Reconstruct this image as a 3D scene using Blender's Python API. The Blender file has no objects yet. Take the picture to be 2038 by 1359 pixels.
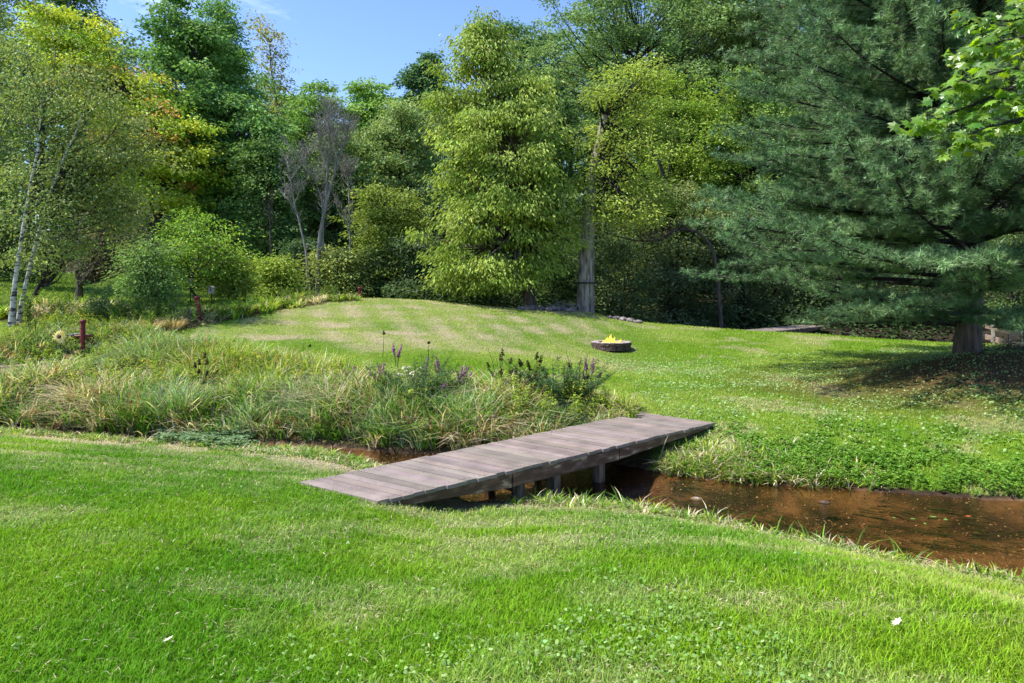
import bpy, math
import numpy as np
from math import radians as R, pi, sin, cos

# ------------------------------------------------------------------ camera, sky, sun, exposure
C = bpy.context.scene
CAMZ = 2.55
FPX = 1359.0          # focal length in pixels of the 2038 px wide frame
HX, HY = 1019.0, 575.0
cam = bpy.data.cameras.new('camera'); camo = bpy.data.objects.new('camera', cam)
C.collection.objects.link(camo); C.camera = camo
camo.location = (0, 0, CAMZ); camo.rotation_euler = (R(90), 0, 0)
cam.sensor_width = 36; cam.lens = 36*FPX/2038; cam.shift_y = -(679.5-HY)/2038
cam.clip_start = .05; cam.clip_end = 2000
SUN_EL = 59; SUN_DIR = np.array([-.84, -.14]); SUN_DIR = SUN_DIR/np.linalg.norm(SUN_DIR)   # horizontal direction towards the sun
w = bpy.data.worlds.new('World'); C.world = w; w.use_nodes = True
nt = w.node_tree; bg = nt.nodes['Background']
sky = nt.nodes.new('ShaderNodeTexSky'); sky.sky_type = 'NISHITA'; sky.sun_disc = False
sky.sun_elevation = R(SUN_EL); sky.sun_rotation = math.atan2(SUN_DIR[0], SUN_DIR[1])
sky.air_density = 1.0; sky.dust_density = .3; sky.ozone_density = 3; sky.altitude = 200
tc = nt.nodes.new('ShaderNodeTexCoord')
mp = nt.nodes.new('ShaderNodeMapping'); mp.inputs['Scale'].default_value = (1, 1, 3.2); mp.inputs['Location'].default_value = (.35, .1, .62)
nz = nt.nodes.new('ShaderNodeTexNoise'); nz.inputs['Scale'].default_value = 3.4; nz.inputs['Detail'].default_value = 9; nz.inputs['Roughness'].default_value = .6
rp = nt.nodes.new('ShaderNodeValToRGB'); rp.color_ramp.elements[0].position = .63; rp.color_ramp.elements[1].position = .86
rp.color_ramp.elements[1].color = (.55, .55, .55, 1)
mx = nt.nodes.new('ShaderNodeMix'); mx.data_type = 'RGBA'; mx.inputs[7].default_value = (7.5, 8, 9, 1)
nt.links.new(tc.outputs['Generated'], mp.inputs[0]); nt.links.new(mp.outputs[0], nz.inputs['Vector'])
nt.links.new(nz.outputs['Fac'], rp.inputs[0]); nt.links.new(rp.outputs[0], mx.inputs[0])
hs = nt.nodes.new('ShaderNodeHueSaturation'); hs.inputs['Saturation'].default_value = 1.12; hs.inputs['Hue'].default_value = .512; nt.links.new(sky.outputs[0], hs.inputs['Color']); nt.links.new(hs.outputs[0], mx.inputs[6]); nt.links.new(mx.outputs[2], bg.inputs[0])
bg.inputs[1].default_value = .15
sl = bpy.data.lights.new('sun', 'SUN'); sl.energy = 4.6; sl.angle = R(.6); sl.color = (1, .94, .84)
so = bpy.data.objects.new('sun', sl); C.collection.objects.link(so)
from mathutils import Vector
sd = Vector((SUN_DIR[0]*cos(R(SUN_EL)), SUN_DIR[1]*cos(R(SUN_EL)), sin(R(SUN_EL))))
so.rotation_euler = sd.to_track_quat('Z', 'Y').to_euler()
C.view_settings.view_transform = 'Standard'; C.view_settings.look = 'None'
C.view_settings.exposure = 1.0; C.view_settings.gamma = 1
C.cycles.max_bounces = 7; C.cycles.diffuse_bounces = 4; C.cycles.glossy_bounces = 3; C.cycles.transmission_bounces = 4; C.cycles.transparent_max_bounces = 6

# ------------------------------------------------------------------ numpy helpers
def rng(s): return np.random.default_rng(s)
def hsh(ix, iy, s):
    h = (ix.astype(np.int64)*374761393 + iy.astype(np.int64)*668265263 + s*974634777) & 0xffffffff
    h = ((h ^ (h >> 13))*1274126177) & 0xffffffff
    return ((h ^ (h >> 16)) & 0xffff)/65535.0
def vn(x, y, s=0):
    x = np.asarray(x, float); y = np.asarray(y, float)
    ix = np.floor(x); iy = np.floor(y); fx = x-ix; fy = y-iy
    fx = fx*fx*(3-2*fx); fy = fy*fy*(3-2*fy)
    a = hsh(ix, iy, s); b = hsh(ix+1, iy, s); c = hsh(ix, iy+1, s); d = hsh(ix+1, iy+1, s)
    return (a*(1-fx)+b*fx)*(1-fy)+(c*(1-fx)+d*fx)*fy
def fbm(x, y, s=0, o=4):
    v = 0; a = .5; t = 0
    for k in range(o):
        v = v+a*vn(x*2**k+17*k, y*2**k-9*k, s+k*7); t += a; a *= .55
    return v/t
def sst(a, b, x):
    t = np.clip((x-a)/(b-a), 0, 1); return t*t*(3-2*t)
def smin(a, b, k):
    h = np.clip(.5+.5*(b-a)/k, 0, 1); return b*(1-h)+a*h-k*h*(1-h)
def nrm(v): return v/np.maximum(np.linalg.norm(v, axis=-1, keepdims=True), 1e-9)
def mixc(a, b, t): return np.asarray(a)*(1-t[..., None])+np.asarray(b)*t[..., None]
def inpoly(x, y, poly):
    c = np.zeros(np.shape(x), bool); n = len(poly)
    for i in range(n):
        x0, y0 = poly[i]; x1, y1 = poly[(i+1) % n]
        if y0 == y1: continue
        c ^= ((y0 > y) != (y1 > y)) & (x < (x1-x0)*(y-y0)/(y1-y0)+x0)
    return c
def P(px, py, Y):
    return np.array([(px-HX)/FPX*Y, Y, CAMZ-(py-HY)/FPX*Y])
def Wp(px, py, z=0):   # point on the level z seen at a photo pixel
    Y = FPX*(CAMZ-z)/(py-HY); return np.array([(px-HX)/FPX*Y, Y])

# ------------------------------------------------------------------ creek banks
near_px = [(2300, 1235), (2038, 1168), (1800, 1122), (1600, 1084), (1450, 1048), (1300, 1022), (1180, 1008), (1050, 1002), (930, 1000), (840, 975), (770, 940), (720, 921), (640, 905), (560, 897), (440, 890), (260, 880), (0, 862), (-300, 850)]
far_px = [(2300, 1030), (2038, 1000), (1900, 988), (1700, 975), (1500, 962), (1380, 950), (1270, 930), (1180, 916), (1000, 910), (850, 905), (700, 892), (560, 885), (440, 878), (260, 868), (0, 852), (-300, 842)]
NB = np.array([Wp(*p) for p in near_px])[::-1]; FB = np.array([Wp(*p) for p in far_px])[::-1]
NB = np.vstack([[-40, 15.5], NB, [9, 2.6], [40, -8]]); FB = np.vstack([[-40, 16.2], FB, [12, 5.6], [42, -3]])
def Yn(X): return np.interp(X, NB[:, 0], NB[:, 1])+.07*(vn(X*2.1, X*0, 5)-.5)+.05*(vn(X*6, X*0, 6)-.5)
def Yf(X): return np.interp(X, FB[:, 0], FB[:, 1])+.12*(vn(X*2.3, X*0, 8)-.5)+.06*(vn(X*7, X*0, 9)-.5)

# ------------------------------------------------------------------ terrain
cp = [P(1222, 703, 20.8), P(720, 598, 27), P(830, 598, 27.5), P(900, 604, 28), P(1050, 616, 28), P(1165, 621, 28),
      P(1240, 637, 27), P(1400, 653, 26), P(1650, 667, 25), P(1850, 681, 23.5), P(600, 608, 26), P(500, 628, 23), P(430, 642, 21),
      P(1240, 800, 12.4), P(1500, 780, 13.6), P(1700, 740, 16.5), P(1500, 702, 20.5), P(1925, 705, 15.5), P(1860, 716, 15.0), P(2038, 870, 8.95), P(1700, 870, 8.9),
      P(800, 645, 22.3), P(650, 655, 21), P(1000, 660, 22), P(800, 700, 18), P(1000, 730, 16.5), P(450, 668, 19), P(600, 700, 17.5),
      P(1990, 692, 19), P(2038, 700, 16.5), P(398, 634, 21), P(25, 640, 20), P(60, 590, 25), P(157, 600, 26), P(385, 600, 27), P(0, 545, 44), P(300, 548, 45), P(600, 560, 44),
      np.array([-9, 13, .35]), np.array([-6, 13, .35]), np.array([-3, 12.5, .35]), np.array([0, 12.5, .42]), np.array([-14, 15, .6]), np.array([-9, 17, .75]), np.array([-5, 16.3, .6]),
      np.array([6, 11, .45]), np.array([10, 8, .6]), np.array([15, 12, 1.2]), np.array([20, 15, 1.6]), np.array([22, 22, 1.6]), np.array([16, 22, .8]), np.array([20, 30, 1.0]),
      np.array([-8, 34, 2.0]), np.array([-2, 34, 1.6]), np.array([3, 34, 1.0]), np.array([10, 34, .8]), np.array([20, 40, 2.5]), np.array([0, 50, 4.0]), np.array([12, 50, 4]), np.array([-25, 55, 5]), np.array([30, 60, 7]), np.array([0, 75, 8]),
      np.array([-30, 80, 9]), np.array([-25, 20, 1.6]), np.array([-30, 30, 3]), np.array([-30, 12, .6]), np.array([40, 80, 10]), np.array([35, 20, 3]), np.array([30, 8, 2.0]), np.array([45, 50, 7])]
cp = np.array(cp)
def tps(r2): return np.where(r2 > 1e-9, .5*r2*np.log(np.maximum(r2, 1e-9)), 0)
_n = len(cp); _d = ((cp[:, None, :2]-cp[None, :, :2])**2).sum(-1)
_A = np.zeros((_n+3, _n+3)); _A[:_n, :_n] = tps(_d)+np.eye(_n)*.3; _A[:_n, _n] = 1; _A[:_n, _n+1:] = cp[:, :2]
_A[_n, :_n] = 1; _A[_n+1:, :_n] = cp[:, :2].T
_w = np.linalg.solve(_A, np.append(cp[:, 2], [0, 0, 0]))
def rbf(X, Y):
    x = np.clip(X, -42, 45); y = np.clip(Y, 6, 82)
    sh = np.shape(x); x = np.ravel(x); y = np.ravel(y); out = np.empty(len(x))
    for i in range(0, len(x), 20000):
        a, b = x[i:i+20000], y[i:i+20000]
        r2 = (a[:, None]-cp[None, :, 0])**2+(b[:, None]-cp[None, :, 1])**2
        out[i:i+20000] = tps(r2)@_w[:_n]+_w[_n]+a*_w[_n+1]+b*_w[_n+2]
    return out.reshape(sh)+np.clip(Y-82, 0, 80)*.06
C2 = np.array([[3.4, 33.5], [5.2, 30.2], [8.5, 29.3], [12, 28.4], [16, 26.5], [19, 23], [24, 21], [40, 19]])
def dline(X, Y, pts):
    d = np.full(np.shape(X), 1e9)
    for (x0, y0), (x1, y1) in zip(pts[:-1], pts[1:]):
        vx, vy = x1-x0, y1-y0; t = np.clip(((X-x0)*vx+(Y-y0)*vy)/(vx*vx+vy*vy), 0, 1)
        d = np.minimum(d, np.hypot(X-x0-t*vx, Y-y0-t*vy))
    return d
SLX = [-12, -8, -4, -2, 0, 2, 5]; SLV = [.2, .2, .16, .15, .2, .28, .3]
def ground(X, Y):
    X = np.asarray(X, float); Y = np.asarray(Y, float)
    yn, yf = Yn(X), Yf(X)
    dn = (yn-Y)*.86; df = (Y-yf)*.9
    bn = .84-.03*np.clip(Y-3, -6, 12)+.05*(fbm(X*.5, Y*.5, 3)-.5)
    zn = smin(bn, .015+np.interp(X, SLX, SLV)*dn, .12)
    zn = zn+(.437-zn)*np.exp(-(np.hypot(X+1.95, Y-6.98)/.95)**4)*(dn > .3)
    bf = rbf(X, Y)+.06*(fbm(X*.45, Y*.45, 4)-.5)
    zf = smin(bf, .02+.24*df, .12)
    inside = np.minimum(-dn, -df)       # >0 in the water
    zw = -.22*sst(0, .6, inside)+.03*(fbm(X*3, Y*3, 12)-.5)-.01
    z = np.where(dn > 0, np.maximum(zn, .0), np.where(df > 0, np.maximum(zf, .0), zw))
    d2 = dline(X, Y, C2)
    z = np.where(df > 5, z*sst(1.2, 3.0, d2)+(1-sst(1.2, 3.0, d2))*(-.25), z)
    fade = sst(-12, -30, Y)
    return z*(1-fade)+.8*fade
def gpx(px, py):      # ground point seen at a photo pixel
    Ys = np.arange(2.2, 90, .04); X = (px-HX)/FPX*Ys; Z = CAMZ-(py-HY)/FPX*Ys
    h = ground(X, Ys) >= Z; i = int(np.argmax(h)) if h.any() else len(Ys)-1
    return np.array([X[i], Ys[i]])
def gz(x, y): return float(ground(np.array([x]), np.array([y]))[0])

# ------------------------------------------------------------------ materials
def mat(name):
    m = bpy.data.materials.new(name); m.use_nodes = True; return m, m.node_tree, m.node_tree.nodes['Principled BSDF']
def noise_mat(name, c1, c2, scale=8, rough=.8, c3=None, stretch=(1, 1, 1), bump=.3, spec=.3, lo=.35, hi=.65, coord='Object', detail=8):
    m, t, b = mat(name)
    co = t.nodes.new('ShaderNodeTexCoord'); mp = t.nodes.new('ShaderNodeMapping'); mp.inputs['Scale'].default_value = stretch
    n = t.nodes.new('ShaderNodeTexNoise'); n.inputs['Scale'].default_value = scale; n.inputs['Detail'].default_value = detail
    r = t.nodes.new('ShaderNodeValToRGB'); r.color_ramp.elements[0].position = lo; r.color_ramp.elements[1].position = hi
    r.color_ramp.elements[0].color = (*c1, 1); r.color_ramp.elements[1].color = (*c2, 1)
    if c3: e = r.color_ramp.elements.new(min(.98, hi+.06)); e.color = (*c3, 1)
    L = t.links.new
    L(co.outputs[coord], mp.inputs[0]); L(mp.outputs[0], n.inputs['Vector']); L(n.outputs['Fac'], r.inputs[0]); L(r.outputs[0], b.inputs['Base Color'])
    bp = t.nodes.new('ShaderNodeBump'); bp.inputs['Strength'].default_value = bump; bp.inputs['Distance'].default_value = .02
    L(n.outputs['Fac'], bp.inputs['Height']); L(bp.outputs[0], b.inputs['Normal'])
    b.inputs['Roughness'].default_value = rough; b.inputs['Specular IOR Level'].default_value = spec
    return m
def leaf_mat(name, trans=.35, rough=.45, spec=.35, tint=(1.15, 1.1, .6), gain=1.6):
    m, t, b = mat(name); L = t.links.new
    a = t.nodes.new('ShaderNodeAttribute'); a.attribute_name = 'Col'
    L(a.outputs['Color'], b.inputs['Base Color']); b.inputs['Roughness'].default_value = rough; b.inputs['Specular IOR Level'].default_value = spec
    tr = t.nodes.new('ShaderNodeBsdfTranslucent'); mu = t.nodes.new('ShaderNodeMix'); mu.data_type = 'RGBA'; mu.blend_type = 'MULTIPLY'; mu.inputs[0].default_value = 1
    mu.inputs[7].default_value = (tint[0]*gain, tint[1]*gain, tint[2]*gain, 1); L(a.outputs['Color'], mu.inputs[6]); L(mu.outputs[2], tr.inputs[0])
    ms = t.nodes.new('ShaderNodeMixShader'); ms.inputs[0].default_value = trans
    L(b.outputs[0], ms.inputs[1]); L(tr.outputs[0], ms.inputs[2]); L(ms.outputs[0], t.nodes['Material Output'].inputs[0])
    return m
M = {}
M['leaf'] = leaf_mat('leaf', .27, .6, .22)
M['grass'] = leaf_mat('grass_blade', .3, .65, .12)
M['needle'] = leaf_mat('needle', .12, .5, .35, tint=(1, 1.1, .7), gain=1.1)
M['maple'] = leaf_mat('maple_leaf', .45, .33, .6, tint=(1.3, 1.1, .25), gain=2.2)
M['bark'] = noise_mat('bark_brown', (.035, .028, .022), (.12, .1, .08), 14, .9, stretch=(1, 1, .18), bump=.8)
M['bark_dark'] = noise_mat('bark_dark', (.012, .011, .011), (.045, .04, .036), 12, .9, stretch=(1, 1, .2), bump=.8)
M['bark_pale'] = noise_mat('bark_pale', (.10, .085, .075), (.38, .33, .28), 9, .85, c3=(.2, .19, .1), stretch=(1, 1, .22), bump=1.0)
M['dead'] = noise_mat('dead_wood', (.12, .11, .098), (.29, .275, .25), 10, .85, stretch=(1, 1, .2))
M['birch'] = noise_mat('birch_bark', (.04, .035, .03), (.5, .47, .43), 5, .6, stretch=(.8, .8, 3), lo=.4, hi=.5, bump=.2)
M['rust'] = noise_mat('red_paint', (.09, .008, .014), (.2, .02, .03), 9, .5, bump=.2)
M['plank'] = noise_mat('plank_wood', (.26, .12, .11), (.5, .32, .3), 6, .8, stretch=(1, 8, 1))
M['fence'] = noise_mat('fence_wood', (.2, .13, .1), (.42, .31, .25), 6, .8, stretch=(3, 3, 3))
M['greywood'] = noise_mat('grey_wood', (.16, .15, .13), (.4, .37, .32), 7, .8, stretch=(3, 3, .5))
M['stone'] = noise_mat('fire_stone', (.025, .017, .016), (.13, .085, .07), 22, .85, c3=(.22, .17, .14), bump=.8)
M['cap'] = noise_mat('cap_stone', (.2, .16, .16), (.42, .36, .34), 14, .85, bump=.5)
M['rock'] = noise_mat('rock', (.05, .045, .05), (.26, .22, .21), 7, .85, bump=.8)
M['ash'] = noise_mat('ash', (.05, .02, .012), (.25, .08, .03), 30, .95)

# ------------------------------------------------------------------ object helpers
def tag(o, label=None, cat=None, group=None, kind=None):
    if label: o['label'] = label
    if cat: o['category'] = cat
    if group: o['group'] = group
    if kind: o['kind'] = kind
    return o
def link(name, me, m, parent=None):
    o = bpy.data.objects.new(name, me); C.collection.objects.link(o)
    if m: me.materials.append(m)
    if parent: o.parent = parent
    return o
def mesh_np(name, verts, faces, m, parent=None, col=None, smooth=False, loc=None):
    """verts N,3; faces list of (K, n) arrays with the same n each"""
    if not isinstance(faces, list): faces = [faces]
    faces = [f for f in faces if len(f)]
    me = bpy.data.meshes.new(name); verts = np.asarray(verts, np.float32)
    if loc is not None: verts = verts-np.asarray(loc, np.float32)
    me.vertices.add(len(verts)); me.vertices.foreach_set('co', verts.ravel())
    nl = sum(f.size for f in faces); npoly = sum(len(f) for f in faces)
    me.loops.add(nl); me.polygons.add(npoly)
    me.loops.foreach_set('vertex_index', np.concatenate([f.ravel() for f in faces]).astype(np.int32))
    tot = np.concatenate([np.full(len(f), f.shape[1], np.int32) for f in faces]); st = np.concatenate([[0], np.cumsum(tot)[:-1]]).astype(np.int32)
    me.polygons.foreach_set('loop_start', st); me.polygons.foreach_set('loop_total', tot)
    me.polygons.foreach_set('use_smooth', np.full(npoly, bool(smooth)))
    me.update(calc_edges=True)
    if col is not None:
        a = me.color_attributes.new('Col', 'FLOAT_COLOR', 'POINT')
        c = np.ones((len(verts), 4), np.float32); c[:, :3] = col; a.data.foreach_set('color', c.ravel())
    o = link(name, me, m, parent)
    if loc is not None and parent is None: o.location = loc
    return o
def empty(name, loc=(0, 0, 0)):
    o = bpy.data.objects.new(name, None); C.collection.objects.link(o); o.location = loc; o.empty_display_size = .2; return o
class MB:
    def __init__(s): s.v = []; s.f4 = []; s.f3 = []; s.n = 0; s.c = []
    def add(s, v, f, c=None):
        v = np.asarray(v, float); f = np.asarray(f, int)+s.n
        s.v.append(v); (s.f4 if f.shape[1] == 4 else s.f3).append(f); s.n += len(v)
        s.c.append(np.broadcast_to(np.array(c if c is not None else (1, 1, 1), float), (len(v), 3)))
    def box(s, c, sz, ax=None, taper=0):
        """centre, full sizes, axes rows"""
        ax = np.eye(3) if ax is None else np.asarray(ax, float); b = min(sz)*.12
        h = np.array(sz)/2; vs = []
        for k in (-1, 1):
            for i, j in ((-1, -1), (1, -1), (1, 1), (-1, 1)): vs.append((i*h[0], j*h[1], k*h[2]))
        v = np.array(vs)@ax+np.asarray(c, float)
        s.add(v, [[3, 2, 1, 0], [4, 5, 6, 7], [0, 1, 5, 4], [1, 2, 6, 5], [2, 3, 7, 6], [3, 0, 4, 7]])
    def tube(s, pts, rad, n=7, cap=True):
        pts = np.asarray(pts, float); k = len(pts); rad = np.broadcast_to(np.asarray(rad, float), (k,))
        tg = nrm(np.gradient(pts, axis=0)); up = np.array([0, 0, 1.]) if abs(tg[0][2]) < .9 else np.array([1., 0, 0])
        a = nrm(np.cross(tg, up)); b = np.cross(tg, a); th = np.arange(n)/n*2*pi
        v = pts[:, None]+rad[:, None, None]*(np.cos(th)[None, :, None]*a[:, None]+np.sin(th)[None, :, None]*b[:, None])
        i = np.arange(k-1)[:, None]*n; j = np.arange(n)[None]; j2 = (j+1) % n
        f = np.stack([i+j, i+j2, i+n+j2, i+n+j], -1).reshape(-1, 4); v = v.reshape(-1, 3)
        s.add(v, f)
        if cap:
            for q in (0, k-1):
                cv = np.vstack([v[q*n:(q+1)*n], pts[q]]); s.add(cv, [[x, (x+1) % n, n] for x in range(n)])
    def build(s, name, m, parent=None, smooth=False, loc=None, col=False):
        fs = [np.vstack(x) for x in (s.f4, s.f3) if x]
        return mesh_np(name, np.vstack(s.v), fs, m, parent, np.vstack(s.c) if col else None, smooth, loc)
def tubes_np(P0, P1, bend, r0, r1, seg=4, n=4):
    """many curved twigs at once; P0,P1 (N,3); bend (N,3) is the offset of the mid point"""
    N = len(P0); t = np.linspace(0, 1, seg+1)[None, :, None]
    pts = P0[:, None]*(1-t)+P1[:, None]*t+bend[:, None]*(4*t*(1-t))
    tg = nrm(np.gradient(pts, axis=1)); up = np.where(np.abs(tg[:, :, 2:3]) < .9, np.array([0, 0, 1.]), np.array([1., 0, 0]))
    a = nrm(np.cross(tg, up)); b = np.cross(tg, a); th = np.arange(n)/n*2*pi
    rr = (np.asarray(r0).reshape(-1, 1)*(1-t[0, :, 0])+np.asarray(r1).reshape(-1, 1)*t[0, :, 0])
    v = pts[:, :, None]+rr[:, :, None, None]*(np.cos(th)[:, None]*a[:, :, None]+np.sin(th)[:, None]*b[:, :, None])
    base = (np.arange(N)*(seg+1)*n)[:, None, None]; i = (np.arange(seg)*n)[None, :, None]; j = np.arange(n)[None, None]; j2 = (j+1) % n
    f = np.stack([base+i+j, base+i+j2, base+i+n+j2, base+i+n+j], -1).reshape(-1, 4)
    return v.reshape(-1, 3), f
def leaves_np(p, ax, nm, ln, wr, fold=.12):
    """rhombic folded leaves: p,ax,nm (N,3), ln (N), wr width ratio"""
    ax = nrm(ax); sd_ = nrm(np.cross(ax, nm)); nm = np.cross(sd_, ax); ln = ln[:, None]
    v = np.stack([p, p+ax*ln*.42+sd_*ln*wr*.5+nm*ln*fold, p+ax*ln-nm*ln*fold*.8, p+ax*ln*.42-sd_*ln*wr*.5+nm*ln*fold], 1)
    return v.reshape(-1, 3), np.arange(len(p)*4).reshape(-1, 4)
def blades_np(p, az, h, wd, lean, seg=2, curl=2.0):
    """grass blades: root p, azimuth az, height h, width wd, lean (horizontal reach)"""
    N = len(p); d = np.stack([np.cos(az), np.sin(az), 0*az], -1); s_ = np.stack([-np.sin(az), np.cos(az), 0*az], -1)
    V = []
    for k in range(seg):
        t = k/seg; c = p+d*(lean*t**curl)[:, None]+np.array([0, 0, 1.])*(h*(t-.25*(lean/np.maximum(h, 1e-4)).clip(0, 2.4)*t**3))[:, None]
        ww = (wd*(1-.6*t)*.5)[:, None]
        V += [c-s_*ww, c+s_*ww]
    V.append(p+d*lean[:, None]+np.array([0, 0, 1.])*(h*(1-.25*(lean/np.maximum(h, 1e-4)).clip(0, 2.4)))[:, None])
    nv = 2*seg+1; v = np.stack(V, 1).reshape(-1, 3); b = (np.arange(N)*nv)[:, None]
    f4 = np.concatenate([b+np.array([2*k, 2*k+1, 2*k+3, 2*k+2]) for k in range(seg-1)]) if seg > 1 else np.zeros((0, 4), int)
    f3 = b+np.array([2*seg-2, 2*seg-1, 2*seg])
    return v, f4, f3, nv
def blade_obj(name, p, az, h, wd, lean, col, seg=2, curl=2.0, m=None, parent=None):
    v, f4, f3, nv = blades_np(p, az, h, wd, lean, seg, curl)
    return mesh_np(name, v, [f4, f3], m or M['grass'], parent, np.repeat(col, nv, 0))

#@@GROUND
# ------------------------------------------------------------------ where things grow
deckA, deckB, deckC, deckD = np.append(Wp(595, 960, .45), .45), np.append(Wp(752, 998, .45), .45), np.append(Wp(1276, 820, .47), .47), np.append(Wp(1423, 841, .47), .47)
deck_poly = [deckA[:2], deckB[:2], deckD[:2], deckC[:2]]
PIT = np.array([gpx(1222, 702)[0], gpx(1222, 702)[1]+.6])
weeds_px = [(-60, 700), (60, 648), (150, 640), (240, 652), (345, 668), (420, 682), (520, 700), (620, 728), (720, 748), (850, 775), (1000, 790), (1120, 792), (1220, 800), (1262, 822)]
WP = [gpx(*p) for p in weeds_px]
strip_px = [(-60, 640), (100, 640), (240, 650), (330, 664), (390, 652), (440, 640), (560, 617), (650, 603), (715, 599)]
SP = [gpx(*p) for p in strip_px]; SP2 = [(x-1.2 if y > 25 else x-.5, y+2.4) for x, y in SP][::-1]
_fx = np.linspace(-22, WP[-1][0], 60)
weed_poly = [(x, float(np.interp(x, FB[:, 0], FB[:, 1]))) for x in _fx][::-1] + [(-22, 22)] + [tuple(p) for p in WP]
strip_poly = [tuple(p) for p in SP]+[tuple(p) for p in SP2]
forest_px = [(735, 597), (830, 596), (900, 603), (960, 612), (1050, 616), (1130, 616), (1200, 634), (1400, 652), (1650, 665), (1850, 680)]
def lawn_edge(X):      # back edge (Y) of the mown lawn on the far side
    return np.interp(X, [-40, -13, -7.5, -5.7, -4, -2.3, 0, 1.5, 3, 4.5, 7.5, 12, 16, 40], [45, 47, 44, 29, 29, 29, 28.6, 28.7, 28.5, 27.3, 26.6, 25.6, 24, 20])
def straw(X, Y):
    """0..1 share of dry grass"""
    dn = (Yn(X)-Y)
    a = sst(np.interp(X, [-9, -5, -2, 0], [.8, 1.6, 2.2, 1.0]), .3, dn)*(dn > 0)*sst(.22, .5, fbm(X*1.4, Y*1.4, 21))*np.interp(X, [-9, -2.5, 0, 8], [1., 1., .6, .45])
    b = sst(.55, .75, fbm(X*1.1, Y*2.1, 22))*.16*(dn > 0)
    b2 = sst(1.6, .0, np.abs(dn-1.9-.3*vn(X*.9, 0*X, 2)))*.35*(dn > 0)*sst(.4, .6, fbm(X*.9, Y*4, 27))
    far = (Y > Yf(X))
    u = X*.93+Y*.36; v = -X*.36+Y*.93      # mower stripes run across the mound
    c = far*sst(-10.5, -7, X)*sst(5.5, 1.5, X)*sst(17.5, 19.5, Y)*(.2+.55*sst(.45, .66, fbm(X*.42, Y*1.1, 23)))*(.65+.35*np.sin(u*5.6+2*vn(X*.3, Y*.3, 3)))*(.7+.6*fbm(X*3, Y*4, 29))
    d = far*sst(.58, .7, fbm(X*.8, Y*.9, 24))*.35
    pts = ((665, 648, .9), (545, 672, .8), (800, 663, .9), (640, 672, .5), (900, 678, .4), (740, 690, .5))
    e = 0
    for px, py, s in pts:
        g = GP[(px, py)]; e = np.maximum(e, far*sst(1, .3, np.hypot((X-g[0])/1.3, (Y-g[1])/.6)+.5*(vn(X*2, Y*2, 9)-.5))*s)
    return np.clip(np.maximum.reduce([a, b, b2, c, d, e+0*X]), 0, 1)
GP = {(px, py): gpx(px, py) for px, py in ((665, 648), (545, 672), (800, 663), (640, 672), (900, 678), (740, 690))}
def litter(X, Y):      # brown pine litter
    return sst(7.0, 2.2, np.hypot((X-11.2)/1.2, (Y-14.2)/.8)+2.2*(fbm(X*.8, Y*.8, 31)-.5))*(Y > Yf(X)+1.2)
def lawn_col(X, Y):
    near = Y < Yn(X); k = fbm(X*.55, Y*.55, 41); k2 = fbm(X*2.2, Y*2.2, 42)
    cn = mixc((.066, .17, .005), (.13, .235, .010), sst(.32, .68, k))
    cn = mixc(cn, (.16, .24, .055), sst(.56, .72, k2)*.45)
    yel = sst(1.2, 3.6, X)*near*.6
    cn = mixc(cn, (.18, .24, .02), np.clip(yel, 0, 1)*sst(.3, .7, k2+.1))
    cf = mixc((.115, .22, .010), (.2, .28, .04), sst(.34, .66, k))
    lime = sst(2.5, 5, X)*sst(24, 14, Y)
    cf = mixc(cf, mixc((.10, .22, .010), (.17, .27, .02), sst(.35, .65, k2)), lime*.85)
    c = np.where(near[..., None], cn, cf)
    c = mixc(c, (.42, .36, .21), straw(X, Y))
    c = mixc(c, (.13, .062, .034), litter(X, Y)*.85)
    return c

# ground sheet
def axis(a): return np.concatenate([np.arange(s, e, st) for s, e, st in a])
gx = axis([(-300, -60, 20), (-60, -24, 1.5), (-24, -12, .35), (-12, 9, .1), (9, 22, .3), (22, 60, 1.5), (60, 301, 20)])
gy = axis([(-120, -20, 20), (-20, 1, 1.5), (1, 14, .1), (14, 33, .25), (33, 60, .9), (60, 100, 3), (100, 401, 20)])
GX, GY = np.meshgrid(gx, gy); GZ = ground(GX, GY)
inw = (GY > Yn(GX)) & (GY < Yf(GX))
col = lawn_col(GX, GY)*np.array([.62, .62, .75])
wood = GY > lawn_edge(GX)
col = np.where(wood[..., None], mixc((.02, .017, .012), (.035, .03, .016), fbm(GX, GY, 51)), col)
inweed = inpoly(GX, GY, weed_poly) | inpoly(GX, GY, strip_poly)
col = np.where(inweed[..., None], mixc((.03, .04, .012), (.10, .08, .035), fbm(GX*2, GY*2, 52)), col)
edge = (np.minimum(np.abs(GY-Yn(GX)), np.abs(GY-Yf(GX))) < .12) & (GY > 0)
col = np.where(edge[..., None], (.03, .022, .014), col)
col = np.where(inw[..., None], mixc((.024, .014, .009), (.165, .094, .052), sst(.36, .62, .6*fbm(GX*1.1, GY*2.2, 53)+.4*fbm(GX*4, GY*7, 54))), col)
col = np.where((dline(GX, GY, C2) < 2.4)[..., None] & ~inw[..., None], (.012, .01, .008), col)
ny_, nx_ = GX.shape; idx = np.arange(ny_*nx_).reshape(ny_, nx_)
gf = np.stack([idx[:-1, :-1], idx[:-1, 1:], idx[1:, 1:], idx[1:, :-1]], -1).reshape(-1, 4)
m, t, b = mat('ground'); L = t.links.new
at = t.nodes.new('ShaderNodeAttribute'); at.attribute_name = 'Col'; co = t.nodes.new('ShaderNodeTexCoord')
n1 = t.nodes.new('ShaderNodeTexNoise'); n1.inputs['Scale'].default_value = 9; n1.inputs['Detail'].default_value = 12; n1.inputs['Roughness'].default_value = .75
r1 = t.nodes.new('ShaderNodeMapRange'); r1.inputs[1].default_value = .3; r1.inputs[2].default_value = .7; r1.inputs[3].default_value = .45; r1.inputs[4].default_value = 1.5
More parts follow.
